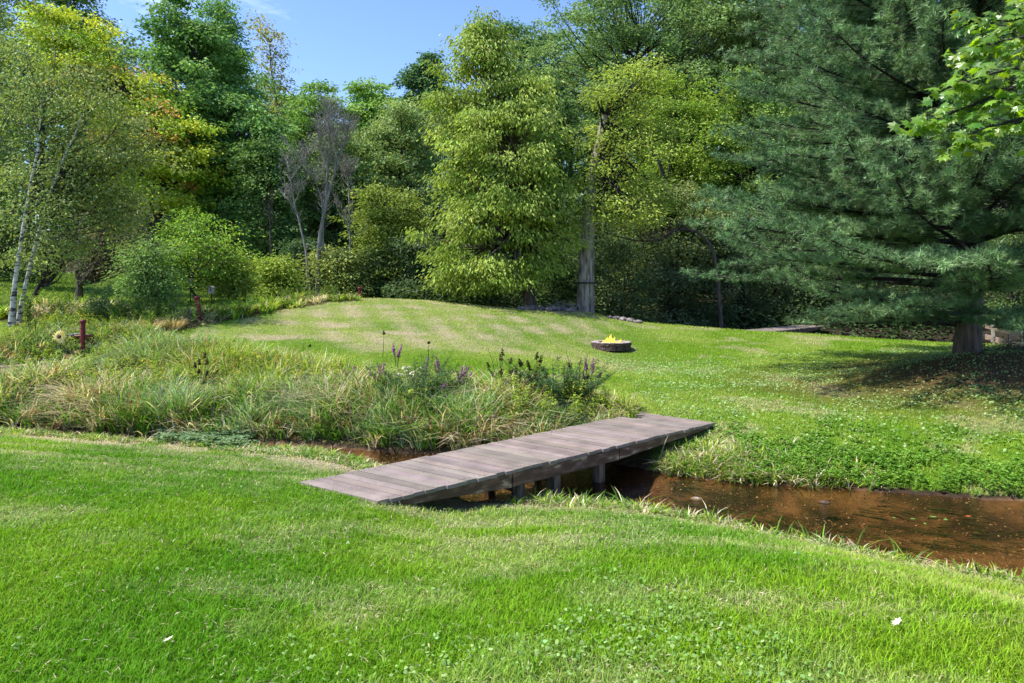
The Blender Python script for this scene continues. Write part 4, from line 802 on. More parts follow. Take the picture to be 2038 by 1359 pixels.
def tree(name, px, Y, top, prof, label, cols, seed, m='bark', tr=.2, nc=90, ctips=9, nleaf=34, ll=.15, wr=.5, crad=(1.1, .5), lean=(0, 0), dratio=.9, droop=.25, base=None, group=None, cat='tree', path=None, limbs=True, spread=.28, inner=.35, leafm='leaf', limbr=.05, twig=False, updir=.5, limb0=.14, back=0, tap=.82, flare=.45):
    """prof: rows (pixel y, left pixel, right pixel) of the crown outline"""
    r = rng(seed); x = (px-HX)/FPX*Y; z = gz(x, Y) if base is None else base; root = empty(name, (x, Y, z)); loc = np.array([x, Y, z])
    pw = [(CAMZ-(py-HY)/FPX*Y, ((a+b)/2-HX)/FPX*Y, (b-a)/2/FPX*Y) for py, a, b in prof]
    if cat == 'bush': pw.append((z+.15, pw[-1][1], pw[-1][2]*.95))
    v, f, c, cc, tips, ti = crown_np(r, pw, Y+back, dratio, nc, ctips, nleaf, ll, wr, cols, crad, droop, spread, inner, updir=updir)
    topz = CAMZ-(top-HY)/FPX*Y; pa = np.array(sorted(pw))
    if path is None:
        zs = np.linspace(z-.15, z+(topz-z)*.88, 9); t_ = (zs-zs[0])/(zs[-1]-zs[0]); cxs = np.interp(zs, pa[:, 0], pa[:, 1]); xs = x*(1-t_**1.2)+(cxs)*t_**1.2; xs = xs+.1*np.sin(t_*5+seed)*t_; ys = Y+.12*np.sin(t_*4+seed*2)*t_
        tp = np.stack([xs, ys, zs], -1)
    else: tp = np.array([P(a, b, Y) for a, b in path]); tp[0] = (x, Y, z-.15); t_ = np.linspace(0, 1, len(tp))
    rad = tr*(1-tap*t_)*(1+flare*np.exp(-t_*30)); mb = MB()
    if path is None or len(tp) > 2: mb.tube(tp, rad, 10 if tr > .15 else 7)
    mb.build('trunk', M[m], root, True, loc=loc)
    m = 'bark_dark' if m in ('birch', 'bark_pale') else m
    if limbs:
        hd = np.hypot(cc[:, 0]-x, cc[:, 1]-Y); za = np.clip(cc[:, 2]-r.uniform(.1, .8, nc)*hd-.3, z+(topz-z)*limb0*(1+.9*r.random(nc)), tp[-1][2]); ti_ = np.interp(za, tp[:, 2], np.arange(len(tp))); P0 = np.stack([np.interp(ti_, np.arange(len(tp)), tp[:, q]) for q in range(3)], -1)
        P0[:, 2] = za; r0 = np.interp(ti_, np.arange(len(tp)), rad)*.55; ln = np.linalg.norm(cc-P0, axis=1)[:, None]
        lv_, lf = tubes_np(P0, cc, r.normal(0, .05, (nc, 3))*ln+np.array([0, 0, .07])*ln*0-np.array([0, 0, .05])*ln, np.minimum(r0, limbr*1.6), np.full(nc, .012), 5, 5)
        if twig:
            k = r.random(len(tips)) < .6; tv, tf = tubes_np(cc[ti[k]], tips[k], r.normal(0, .08, (k.sum(), 3)), np.full(k.sum(), .012), np.full(k.sum(), .005), 2, 3); lf = np.vstack([lf, tf+len(lv_)]); lv_ = np.vstack([lv_, tv])
        mesh_np('limbs', lv_, lf, M[m], root, None, True, loc=loc)
    mesh_np('crown', v, f, M[leafm], root, c, loc=loc)
    tag(root, label, cat, group); TREES.append(root); return root
G1 = (.045, .085, .022)
# centre tree, layered yellow-green
tree('beech_tree', 1055, 29, 35, [(38, 930, 985), (80, 895, 1010), (130, 875, 1050), (200, 860, 1110), (260, 865, 1140), (330, 868, 1145), (410, 872, 1150), (470, 850, 1150), (530, 850, 1120), (575, 890, 1100)],
     'tall yellow-green tree with layered leaf sprays at the back edge of the mound', [(.092, .14, .018), (.185, .235, .05)], 101, tr=.24, nc=330, ctips=6, nleaf=26, ll=.2, wr=.42, crad=(.62, .38), droop=.75, inner=.3, spread=.27, limb0=.2)
# strapped trunk with ragged crown
tree('locust_tree', 1165, 29, 130, [(140, 1180, 1330), (200, 1165, 1330), (280, 1165, 1350), (350, 1140, 1340), (420, 1120, 1330), (455, 1110, 1290)], 'tree with a thick pale bare trunk ringed by a black strap', [(.12, .165, .03), (.2, .25, .05)], 102, m='bark_pale', tr=.38, tap=.55, flare=.12, nc=120, ctips=6, nleaf=20, ll=.17, wr=.42, crad=(.6, .4), limb0=.42,
     path=[(1165, 612), (1166, 560), (1168, 500), (1171, 450), (1175, 400), (1182, 340), (1195, 280), (1205, 230)], limbr=.04)
st_ = MB(); cpt = P(1166.5, 563, 29); th = np.linspace(0, 2*pi, 25)
st_.tube([(cpt[0]+.50*cos(a), 29+.50*sin(a), cpt[2]) for a in th], .035, 6, False); o = st_.build('strap', M['bark_dark'], TREES[-1], True); o.location = -np.array(TREES[-1].location)
# yellow maple
tree('maple_tree', 310, 37, 30, [(30, 50, 180), (80, 60, 230), (140, 70, 280), (190, 130, 340), (230, 200, 410), (270, 210, 440), (330, 215, 425), (380, 230, 400), (410, 260, 390)], 'broad maple turning yellow with orange patches, behind the birches', [(.12, .21, .022), (.27, .29, .03), (.34, .18, .08)], 103, m='bark_dark', tr=.3, nc=130, ctips=8, nleaf=34, ll=.19, wr=.65, crad=(1.5, .32), droop=.25, inner=.25, limbr=.07, spread=.3)
# birches
tree('birch_tree', 22, 20, 60, [(60, -60, 110), (140, -60, 190), (240, -80, 200), (330, -80, 215), (420, -70, 200), (500, -60, 160), (545, -50, 110)], 'left one of the two leaning white birches, trunk rising nearly straight', [(.085, .12, .035), (.14, .18, .05)], 104, m='birch', tr=.075, nc=66, ctips=9, nleaf=18, ll=.11, wr=.65, crad=(.7, .45), droop=.5, limb0=.3, back=.75, path=[(20, 635), (30, 560), (47, 450), (62, 360), (76, 300), (80, 240), (82, 190)], limbr=.01, inner=.1, twig=False)
tree('birch_tree', 34, 20.3, 60, [(120, 80, 200), (200, 60, 260), (300, 50, 290), (400, 60, 270), (480, 70, 210), (540, 60, 150)], 'right one of the two leaning white birches, trunk slanting away to the right', [(.09, .12, .035), (.15, .18, .05)], 105, m='birch', tr=.065, nc=50, ctips=9, nleaf=18, ll=.11, wr=.65, crad=(.7, .45), droop=.5, limb0=.3, back=1.25, path=[(33, 635), (50, 570), (72, 480), (95, 400), (122, 325), (150, 265), (165, 225)], limbr=.01, inner=.1, twig=False)
tree('ash_tree', -40, 30, -60, [(-80, -160, 60), (0, -160, 70), (120, -140, 60), (250, -140, 50), (400, -120, 40)], 'grey-green tree at the top left corner behind the birches', [(.09, .13, .04), (.15, .19, .07)], 106, nc=90, ll=.14)
# tall green trees left
tree('oak_tree', 160, 50, -30, [(-40, 110, 160), (10, 90, 200), (60, 95, 205), (110, 100, 225), (200, 120, 230)], 'dark green treetop showing above the yellow maple', [(.04, .085, .02), (.075, .12, .035)], 107, nc=80, ll=.24, crad=(1.6, .9), nleaf=30)
tree('oak_tree', 410, 41, -15, [(-10, 335, 365), (30, 310, 390), (90, 300, 460), (170, 310, 525), (250, 300, 580), (330, 330, 582), (400, 350, 580), (470, 400, 560)], 'tallest dark green tree left of the sky gap', [(.035, .085, .02), (.085, .15, .045)], 108, m='bark_dark', nc=170, ctips=9, nleaf=26, ll=.25, wr=.6, crad=(1.15, .6), tr=.35)
tree('oak_tree', 440, 44, -10, [(12, 412, 450), (60, 405, 465), (130, 400, 500), (220, 420, 520)], 'narrow green top right beside the tallest dark green tree', [(.04, .10, .02), (.09, .16, .04)], 109, nc=50, ll=.2, crad=(1.1, .8), limbs=True)
tree('walnut_tree', 540, 52, 20, [(30, 480, 515), (80, 500, 570), (130, 500, 570), (180, 520, 580), (260, 500, 620)], 'sparse see-through top of brownish leaves against the sky', [(.11, .13, .03), (.15, .14, .05)], 110, nc=44, ctips=5, nleaf=10, ll=.26, crad=(1.3, .8), inner=.1)
# middle back trees
mid = [('hickory_tree', 610, 50, [(165, 590, 650), (210, 560, 690), (300, 550, 700), (420, 560, 700)], 'rounded green tree behind the bare grey tree', (.055, .11, .02), (.10, .17, .04)),
 ('hickory_tree', 730, 52, [(170, 700, 760), (210, 670, 800), (300, 670, 800), (420, 680, 800)], 'light green tree right of the bare grey tree top', (.08, .15, .03), (.13, .2, .055)),
 ('oak_tree', 850, 60, [(110, 825, 875), (150, 800, 890), (210, 790, 900), (300, 780, 900)], 'dark bluish treetop left behind the yellow-green centre tree', (.03, .075, .03), (.06, .11, .05)),
 ('elm_tree', 800, 44, [(200, 745, 850), (260, 720, 875), (340, 710, 880), (420, 710, 870), (520, 720, 870)], 'olive tree filling the gap left of the centre tree', (.06, .10, .03), (.12, .16, .06)),
 ('elm_tree', 520, 38, [(290, 500, 560), (360, 480, 590), (430, 480, 600), (520, 490, 600)], 'dark tree behind the left leaning bare trunk', (.035, .07, .02), (.07, .12, .035)),
 ('elm_tree', 660, 42, [(280, 600, 720), (360, 590, 740), (450, 590, 740), (540, 600, 740)], 'deep green tree directly behind the bare grey tree', (.04, .08, .022), (.08, .12, .04)),
 ('hazel_tree', 760, 35, [(380, 720, 800), (430, 700, 850), (500, 700, 860), (580, 720, 860)], 'low layered yellow-green tree right of the thin bare trees', (.08, .12, .02), (.16, .2, .04))]
for q, (nm_, px, Y, pr, lb, c1, c2_) in enumerate(mid): tree(nm_, px, Y, pr[0][0], pr, lb, [c1, c2_], 120+q, m='bark_dark', nc=105, ctips=8, nleaf=25, ll=.25*Y/48, wr=.55, crad=(1.1, .5), tr=.22)
# right back trees
rt = [('oak_tree', 1270, 47, [(-40, 1180, 1420), (10, 1110, 1480), (60, 1050, 1500), (130, 1040, 1490), (200, 1090, 1470), (270, 1130, 1440)], 'huge dark-limbed oak towering right of the centre tree', (.045, .085, .03), (.10, .15, .055), 230, (1.5, .6)),
 ('oak_tree', 1030, 56, [(60, 1000, 1090), (110, 990, 1130), (200, 1000, 1160), (300, 1020, 1160)], 'dark tree peeping out right behind the top of the centre tree', (.035, .08, .03), (.07, .12, .05), 90, (1.3, .8)),
 ('oak_tree', 1480, 44, [(-60, 1400, 1620), (20, 1390, 1620), (110, 1385, 1600), (200, 1400, 1580), (300, 1400, 1560)], 'grey-green oak between the dark-limbed oak and the pine', (.06, .09, .03), (.12, .16, .06), 150, (1.2, .7)),
 ('mulberry_tree', 1345, 37, [(150, 1310, 1390), (200, 1270, 1430), (270, 1240, 1450), (340, 1220, 1440), (420, 1210, 1420), (480, 1230, 1400)], 'bright lime-green tree right of the strapped trunk', (.10, .165, .02), (.165, .225, .035), 130, (1.1, .5)),
 ('box_elder', 1475, 36, [(140, 1450, 1500), (200, 1420, 1560), (270, 1410, 1640), (330, 1400, 1620), (400, 1400, 1560)], 'green shrubby tree showing through the left pine boughs', (.07, .13, .022), (.13, .185, .04), 100, (1.0, .5)),
 ('elm_tree', 1330, 34, [(380, 1220, 1400), (430, 1200, 1450), (490, 1210, 1460), (550, 1230, 1450)], 'olive thicket tree above the black lawn shadow, right of the strapped trunk', (.06, .09, .025), (.12, .15, .05), 110, (1.0, .45)),
 ('oak_tree', 1700, 46, [(-60, 1560, 1900), (80, 1560, 1900), (250, 1560, 1880), (400, 1550, 1850)], 'dark oak hidden behind the middle of the pine', (.03, .06, .02), (.06, .10, .035), 130, (1.6, .8)),
 ('oak_tree', 2000, 40, [(-60, 1850, 2200), (150, 1850, 2200), (350, 1850, 2200), (500, 1870, 2200)], 'dark oak behind the pine at the right edge', (.03, .06, .02), (.06, .10, .035), 130, (1.5, .8))]
for q, (nm_, px, Y, pr, lb, c1, c2_, nc, cr_) in enumerate(rt): tree(nm_, px, Y, max(pr[0][0], 0), pr, lb, [c1, c2_], 140+q, m='bark_dark', nc=nc, ctips=8, nleaf=25, ll=.25*Y/48, wr=.5, crad=cr_, tr=.4 if q == 0 else .22, limbr=.14 if q == 0 else .06)
# near the mound left: small trees and bushes
tree('crab_apple', 400, 27, 430, [(425, 385, 410), (445, 340, 440), (480, 330, 470), (500, 305, 490), (540, 325, 480), (572, 345, 500)], 'bright green small tree with several slim trunks', [(.09, .17, .02), (.14, .22, .03)], 161, nc=46, ctips=8, nleaf=15, ll=.14, wr=.5, crad=(.5, .3), twig=True, tr=.07, inner=.2, limbr=.03, path=[(383, 604), (380, 575), (388, 540), (398, 490), (400, 450)])
tree('hawthorn', 157, 26, 400, [(395, 210, 290), (430, 160, 300), (470, 150, 300), (510, 160, 295), (545, 150, 270)], 'dark-trunked small tree with a tangle of bare brown twigs', [(.10, .11, .05), (.13, .12, .07)], 162, m='bark', nc=80, ctips=12, nleaf=5, ll=.09, crad=(.8, .5), tr=.13, twig=True, inner=.1, path=[(157, 602), (158, 570), (152, 540), (170, 510), (210, 470), (240, 430)])
tree('hawthorn', 62, 24, 480, [(470, 90, 160), (510, 60, 160), (545, 60, 150)], 'small dark crooked tree directly behind the birch trunks', [(.06, .09, .03)], 163, m='bark_dark', nc=30, ctips=8, nleaf=10, ll=.09, crad=(.6, .4), tr=.10, path=[(62, 600), (75, 575), (88, 555), (92, 530), (110, 500)], twig=True)
bushes = [(295, 24.5, [(490, 275, 330), (520, 245, 345), (560, 240, 350), (600, 255, 345)], 'round grey-green bush left of the bright small tree', (.07, .13, .04), (.12, .19, .06)),
 (455, 28, [(515, 435, 480), (545, 420, 495), (580, 425, 495)], 'small yellow-green bush right beside the bright small tree', (.11, .17, .03), (.18, .22, .05)),
 (545, 31, [(520, 525, 575), (550, 512, 588), (585, 515, 585)], 'spreading yellow-green bush left of the bare trunks', (.10, .16, .02), (.18, .23, .04)),
 (670, 33, [(500, 640, 700), (535, 620, 725), (575, 625, 740)], 'pale olive bush below the bare grey tree', (.10, .14, .04), (.18, .21, .06)),
 (612, 34.5, [(480, 580, 640), (530, 570, 650), (580, 575, 650)], 'dark bush under the left leaning bare trunk', (.03, .06, .025), (.06, .10, .045)),
 (740, 34, [(500, 715, 770), (540, 705, 790), (590, 710, 790)], 'dark green bush right of the small red post', (.035, .07, .025), (.08, .12, .04)),
 (830, 33, [(480, 790, 860), (540, 780, 880), (590, 790, 880)], 'dull green bush left behind the centre tree', (.04, .075, .03), (.08, .11, .05)),
 (930, 33, [(500, 890, 970), (550, 870, 1000), (600, 880, 1010)], 'dark shrub below the left side of the centre tree', (.03, .06, .025), (.07, .10, .04)),
 (1090, 33, [(480, 1060, 1140), (540, 1060, 1160), (600, 1060, 1150)], 'dark green shrub between the two trunks', (.04, .08, .025), (.08, .13, .04)),
 (1225, 31.5, [(470, 1200, 1270), (520, 1185, 1310), (570, 1185, 1330), (610, 1190, 1320)], 'dark shrub right against the strapped trunk', (.04, .07, .03), (.08, .12, .055)),
 (1330, 32, [(480, 1280, 1390), (540, 1270, 1420), (600, 1280, 1410)], 'grey-green honeysuckle bush in the middle of the dark thicket', (.04, .07, .035), (.09, .12, .06)),
 (1430, 32, [(450, 1390, 1480), (520, 1370, 1500), (590, 1380, 1490), (620, 1390, 1480)], 'dark bush behind the left pine tips', (.03, .055, .025), (.06, .09, .04)),
 (1540, 33, [(430, 1490, 1600), (520, 1480, 1620), (600, 1490, 1610)], 'dark bush above the back footbridge', (.03, .055, .025), (.06, .09, .04)),
 (1680, 32, [(450, 1620, 1740), (540, 1620, 1760), (620, 1630, 1750)], 'dark bush behind the pine, right of the back footbridge', (.03, .05, .02), (.05, .08, .03)),
 (1840, 30, [(430, 1760, 1920), (540, 1750, 1930), (620, 1760, 1920)], 'dark bush behind the pine, left of its trunk', (.03, .05, .02), (.05, .08, .03)),
 (2010, 28, [(430, 1930, 2100), (540, 1930, 2120), (620, 1940, 2100)], 'dark bush behind the rail fence', (.04, .07, .02), (.07, .11, .03)),
 (1180, 36, [(400, 1120, 1220), (480, 1110, 1240), (560, 1120, 1230)], 'dim shrub behind the strapped trunk', (.03, .06, .025), (.06, .09, .035)),
 (20, 34, [(440, -40, 50), (500, -60, 90), (540, -60, 90)], 'dim bush far behind the birches at the left edge', (.04, .07, .02), (.06, .10, .03)),
 (460, 40, [(420, 420, 500), (480, 400, 530), (550, 410, 530)], 'dark bush under the tallest dark green tree', (.03, .06, .03), (.06, .10, .05)),
 (300, 44, [(420, 240, 350), (480, 220, 370), (530, 230, 370)], 'dark bush in the shade below the yellow maple', (.02, .04, .015), (.04, .07, .03))]
for q, (px, Y, pr, lb, c1, c2_) in enumerate(bushes): tree('bush', px, Y, pr[0][0], pr, lb, [c1, c2_], 180+q, m='bark_dark', nc=56, ctips=7, nleaf=17, ll=.135*Y/28, wr=.5, crad=(.6, .32), tr=.05, inner=.1, cat='bush', limbr=.02, twig=q < 4)
# bare grey trees
def bare(px, py, Y, paths, label, seed, tr=.1, m='dead', ntw=400, tspread=1.4, ztop=None):
    r = rng(seed); x = (px-HX)/FPX*Y; z = gz(x, Y); root = empty('bare_tree', (x, Y, z)); loc = np.array([x, Y, z]); mb = MB(); anchors = []
    for k, (pp, r0, dy) in enumerate(paths):
        n = len(pp); pts = np.array([P(a, b, Y) for a, b in pp]); pts[:, 1] += dy*np.linspace(0, 1, n)**1.2
        if k == 0 or pp[0][1] > py-3: pts[0][2] = z-.2
        tt = np.linspace(0, n-1, n*4); sm = np.stack([np.interp(tt, np.arange(n), pts[:, q]) for q in range(3)], -1)
        for _ in range(2): sm[1:-1] = (sm[:-2]+sm[1:-1]*2+sm[2:])/4
        mb.tube(sm, r0*(1-.85*np.linspace(0, 1, len(sm))), 7); anchors += [(p, q/len(sm)) for q, p in enumerate(sm) if q > len(sm)*.3]
    mb.build('trunk', M[m], root, True, loc=loc)
    A = np.array([a for a, _ in anchors]); zr = A[:, 2].max(); i = r.choice(len(A), ntw, p=(lambda w_: w_/w_.sum())((A[:, 2]-A[:, 2].min()+.8)**1.2)); a = r.uniform(0, 2*pi, ntw); ln = tspread*r.uniform(.4, 1, ntw)
    P1 = A[i]+np.stack([np.cos(a)*ln*.55, np.sin(a)*ln*.55, ln*r.uniform(.35, 1.0, ntw)], -1); v1, f1 = tubes_np(A[i], P1, r.normal(0, .07, (ntw, 3)), np.full(ntw, .011), np.full(ntw, .005), 4, 4)
    j = r.integers(0, ntw, ntw*3); t_ = r.uniform(.3, 1, len(j))[:, None]; S = A[i][j]*(1-t_)+P1[j]*t_; a = r.uniform(0, 2*pi, len(j)); ln = tspread*.5*r.uniform(.3, 1, len(j)); E = S+np.stack([np.cos(a)*ln*.5, np.sin(a)*ln*.5, ln*r.uniform(.1, 1, len(j))], -1)
    v2, f2 = tubes_np(S, E, r.normal(0, .05, (len(j), 3)), np.full(len(j), .006), np.full(len(j), .003), 3, 3)
    mesh_np('twigs', np.vstack([v1, v2]), np.vstack([f1, f2+len(v1)]), M[m], root, loc=loc); tag(root, label, 'tree'); return root
bare(632, 505, 32.5, [([(632, 590), (634, 505), (638, 460), (648, 410), (660, 365), (670, 330), (668, 280), (672, 240)], .12, 0), ([(645, 420), (650, 380), (650, 330), (655, 290), (648, 240), (650, 205)], .08, .4), ([(643, 430), (642, 395), (632, 365), (628, 352)], .05, -.4), ([(668, 338), (680, 300), (688, 270), (690, 250)], .05, .2), ([(654, 340), (648, 320), (638, 290), (636, 260)], .05, -.3), ([(642, 500), (642, 440), (645, 400)], .07, .3)], 'largest bare grey tree with a forked pale trunk in front of the woods', 301, ntw=380, tspread=1.3)
bare(612, 505, 32.2, [([(614, 590), (611, 505), (598, 450), (586, 405), (580, 370), (574, 330), (575, 290)], .065, 0), ([(586, 405), (596, 385), (602, 370)], .03, -.2), ([(590, 425), (578, 400), (570, 395)], .03, -.1), ([(577, 360), (590, 340), (605, 320), (610, 305)], .03, .1)], 'thin bare tree leaning left beside the largest bare one', 302, ntw=150, tspread=1.1)
bare(697, 505, 33.5, [([(697, 590), (697, 500), (696, 440), (695, 400), (693, 360), (700, 330)], .06, 0), ([(696, 470), (685, 430), (678, 410)], .03, -.2), ([(697, 480), (715, 460), (730, 450)], .03, .1), ([(694, 380), (692, 350), (690, 330)], .03, 0)], 'slim straight bare tree right of the largest bare one', 303, ntw=120, tspread=1.0)
bare(540, 500, 36, [([(540, 560), (540, 500), (537, 430), (535, 390)], .1, 0)], 'short reddish-grey bare trunk left of the leaning bare tree', 304, ntw=40, tspread=.8, m='bark')
bare(1262, 320, 33.5, [([(1325, 590), (1330, 450), (1318, 330), (1296, 300), (1270, 262), (1240, 235), (1225, 215)], .13, 0), ([(1296, 300), (1278, 250), (1262, 205)], .05, .3), ([(1310, 320), (1335, 285), (1345, 255)], .05, .2)], 'dark leaning limb tree crossing the lime-green foliage', 305, ntw=60, tspread=1.2, m='bark_dark')
bare(1300, 470, 30.6, [([(1440, 600), (1425, 500), (1390, 460), (1345, 455), (1310, 478), (1270, 480), (1220, 468), (1190, 456)], .10, 0), ([(1345, 455), (1320, 480), (1290, 476)], .03, .1)], 'dark arching bare branch reaching left towards the strapped trunk', 306, ntw=70, tspread=.9, m='bark')

# background woodland as one mass: rows of tall trees on the rising ground
r = rng(401); Vs = []; Fs = []; Cs = []; TV = []; TF = []; nv = 0; tn = 0
for k in range(130):
    Y = r.uniform(54, 66) if k % 2 else r.uniform(66, 92); px = -500+k/130*3100+r.uniform(-40, 40); x = (px-HX)/FPX*Y
    skytop = np.interp(px, [-200, 100, 260, 290, 450, 560, 640, 690, 800, 880, 1000, 1100, 1300, 2400], [0, 10, 60, 60, 60, 180, 215, 225, 190, 160, 120, 60, -40, -60])
    zt = CAMZ-(skytop+r.uniform(-8, 34)-HY)/FPX*Y; z0 = gz(x, Y); wv = r.uniform(2.6, 4.2); H = zt-z0
    prof = [(z0+.5, x, wv*.9), (z0+H*.35, x, wv), (z0+H*.65, x, wv*.85), (z0+H*.88, x, wv*.5), (zt-.5, x, wv*.15)]
    a_ = r.random(); cl = [np.array([.045, .085, .032])*(.8+.6*a_), np.array([.085, .135, .058])*(.8+.6*r.random())]
    v, f, c, cc, _, _ = crown_np(r, prof, Y, .9, 42, 7, 22, .34, .6, cl, (1.6, .9), .2, .45, .2)
    Vs.append(v); Fs.append(f+nv); Cs.append(c); nv += len(v)
    tv, tf = tubes_np(np.array([[x, Y, z0-.3]]), np.array([[x, Y, zt-2]]), np.zeros((1, 3)), np.array([.3]), np.array([.06]), 4, 7); TV.append(tv); TF.append(tf+tn); tn += len(tv)
AV = np.vstack(Vs+TV); AC = np.vstack(Cs+[np.tile([.04, .035, .03], (tn, 1))])
o = mesh_np('woodland', AV, [np.vstack([np.vstack(Fs), np.vstack(TF)+nv])], M['leaf'], None, AC); tag(o, 'dense green woods filling the rising ground behind everything', 'woods', kind='stuff')
# dark undergrowth along the forest foot
X = r.uniform(-24, 34, 150000); Y = r.uniform(27.5, 60, 150000); k = (Y > lawn_edge(X)+.8) & (dline(X, Y, C2) > .6); X, Y = X[k], Y[k]; N = len(X); hh = .5+1.1*fbm(X*.8, Y*.8, 91)*sst(0, 3, Y-lawn_edge(X))+2.6*sst(4, 8, Y-lawn_edge(X))*sst(.35, .6, fbm(X*.5, Y*.5, 93))
az = r.uniform(0, 2*pi, N); v, f = leaves_np(np.stack([X, Y, ground(X, Y)+hh*r.random(N)], -1), np.stack([np.cos(az), np.sin(az), r.uniform(-.4, .4, N)], -1), np.array([0, 0, 1.])+r.normal(0, .4, (N, 3)), r.uniform(.1, .24, N)*(.6+Y/50), .5)
o = mesh_np('undergrowth', v, f, M['leaf'], None, np.repeat(jit(r, mixc((.04, .08, .03), (.09, .15, .05), fbm(X, Y, 92)), .3), 4, 0)); tag(o, 'low dark undergrowth on the forest floor', 'undergrowth', kind='stuff')

#@@PINE
# ------------------------------------------------------------------ white pine
def needles_np(r, p, d, n, L_, wd, spreadc=(.25, 1.05)):
    """tufts: p (N,3), direction d (N,3)"""
    N = len(p); i = np.repeat(np.arange(N), n); M_ = len(i); rd = nrm(r.normal(size=(M_, 3))); dd = d[i]; perp = nrm(rd-dd*(rd*dd).sum(1, keepdims=True)); s = r.uniform(*spreadc, M_)[:, None]
    ax = nrm(dd*(1-s*.75)+perp*s); q = p[i]-dd*(r.random(M_)*L_*.55)[:, None]; ln = (L_*r.uniform(.7, 1.1, M_))[:, None]; sd_ = nrm(np.cross(ax, r.normal(size=(M_, 3))))*wd*.5
    tipp = q+ax*ln-np.array([0, 0, 1.])*ln*.12
    v = np.stack([q-sd_, q+sd_, tipp], 1).reshape(-1, 3); return v, np.arange(M_*3).reshape(-1, 3), i
def pine():
    r = rng(501); x, y = (1930-HX)/FPX*15.5, 15.5; z = gz(x, y); root = empty('white_pine', (x, y, z)); loc = np.array([x, y, z]); H = 21
    mb = MB(); zs = np.linspace(-.2, H, 14); t_ = np.linspace(0, 1, 14); tp = np.stack([x+.15*np.sin(zs*.4), y+.1*np.cos(zs*.5), z+zs], -1); mb.tube(tp, .23*(1-.85*t_)*(1+.3*np.exp(-t_*25)), 12); mb.build('trunk', M['bark'], root, True, loc=loc)
    segs = []; TP = []; TD = []; TL = []
    zz = .75; k = 0
    while zz < H-1:
        vis = zz < 11
        nb = 7 if vis else 5; off = r.uniform(0, 2*pi)
        for b_ in range(nb+(4 if vis else 0)):
            az = off+b_/nb*2*pi+r.uniform(-.3, .3); t = (zz)/H
            if b_ >= nb: az = radians_(-90)-(b_-nb-.2)*.55+r.uniform(-.25, .25)
            if zz < 1.7 and cos(az) > -.12: continue
            if zz < 3.5 and cos(az) > .1: continue
            L0 = 1-.2*max(0, -cos(az)-.35)/.65
            towards = .5-.5*cos(az-radians_(205))       # 0 when pointing to camera-left
            L_ = (7.9*(1-t)**.5)*(1-.28*towards)*r.uniform(.82, 1.08)*L0
            if zz < 1.6: L_ *= .68
            h0 = zz+r.uniform(-.25, .25); n = 12; s = np.linspace(0, 1, n); drp = r.uniform(.04, .12) if zz < 6 else -.02
            dz = L_*(.14*s-drp*3.2*s**2+.22*s**3) if zz < 6 else L_*(.22*s-.28*s**2+.20*s**3)
            azs = az+.14*np.sin(s*3+k); px_ = x+np.cumsum(np.cos(azs))*L_/n; py_ = y+np.cumsum(np.sin(azs))*L_/n; pts = np.stack([px_, py_, z+h0+dz], -1); pts[0] = (x, y, z+h0)
            gm = ground(pts[:, 0], pts[:, 1])+.4+.5*s; pts[:, 2] = np.maximum(pts[:, 2], gm)
            segs.append((pts, .052*(1-t*.6)*(1-.9*s)+.006))
            # branchlets
            nbl = int(L_*(5.0 if vis else 2.2)); side = 1
            for q in range(nbl):
                u = .16+.84*(q+r.random()*.6)/nbl; side = -side; pi_ = u*(n-1); p0 = np.array([np.interp(pi_, np.arange(n), pts[:, c]) for c in range(3)]); aa = az+side*r.uniform(.55, 1.0)*(1-.45*u); l2 = (.30+.17*L_*(1-u)**.8)*r.uniform(.7, 1.2)
                m_ = 4; s2 = np.linspace(0, 1, m_+1); p2 = p0+np.stack([np.cos(aa)*l2*s2, np.sin(aa)*l2*s2, l2*(-.10*s2+.22*s2**2)+r.uniform(-.05, .05)*s2], -1); segs.append((p2, .010*(1-.7*s2)))
                # tufts along the branchlet and on side twigs
                nt_ = max(3, int(l2*(9 if vis else 3.2)))
                for w_ in range(nt_):
                    uu = .3+.7*(w_+.5)/nt_; pb = np.array([np.interp(uu*m_, np.arange(m_+1), p2[:, c]) for c in range(3)]); sg = 1 if w_ % 2 else -1; a3 = aa+sg*r.uniform(.3, .9)*(1-.4*uu); l3 = r.uniform(.1, .34)*(1.15-.5*uu)
                    e = pb+np.array([cos(a3)*l3, sin(a3)*l3, l3*r.uniform(-.1, .9)]); d3 = nrm(e-pb+np.array([0, 0, .06])); TP.append(e); TD.append(d3); TL.append(0 if vis else 1); segs.append((np.array([pb, (pb+e)/2, e]), np.array([.005, .004, .003])))
                    if vis and r.random() < .55: TP.append((pb+e)/2); TD.append(d3); TL.append(0)
                TP.append(p2[-1]); TD.append(nrm(p2[-1]-p2[-2])); TL.append(0 if vis else 1)
        zz += .5 if vis else .9; k += 1
    mb = MB()
    for pts, rd in segs: mb.tube(pts, rd, 5 if len(pts) > 6 else 3, False)
    mb.build('branches', M['bark_dark'], root, True, loc=loc)
    TP = np.array(TP); TD = np.array(TD); TL = np.array(TL); print('tufts', len(TP))
    pxx = TP[:, 0]/TP[:, 1]*FPX+HX; infr = (pxx < 2250) & (TP[:, 1] < 22)
    hi = (TL == 0) & infr; V = []; F = []; Cc = []; nv = 0
    tint = fbm(TP[:, 0]*.8, TP[:, 2]*.8+TP[:, 1], 95); lt = mixc((.11, .215, .085), (.22, .35, .15), sst(.35, .65, tint)); lt = lt*r.uniform(.6, 1.35, len(lt))[:, None]
    for sel, n, L_, wd in ((hi, 24, .15, .0095), (~hi, 13, .19, .022)):
        v, f, i = needles_np(r, TP[sel], TD[sel], n, L_, wd); V.append(v); F.append(f+nv); nv += len(v); c = np.repeat(jit(r, lt[sel][i], .25), 3, 0); Cc.append(c)
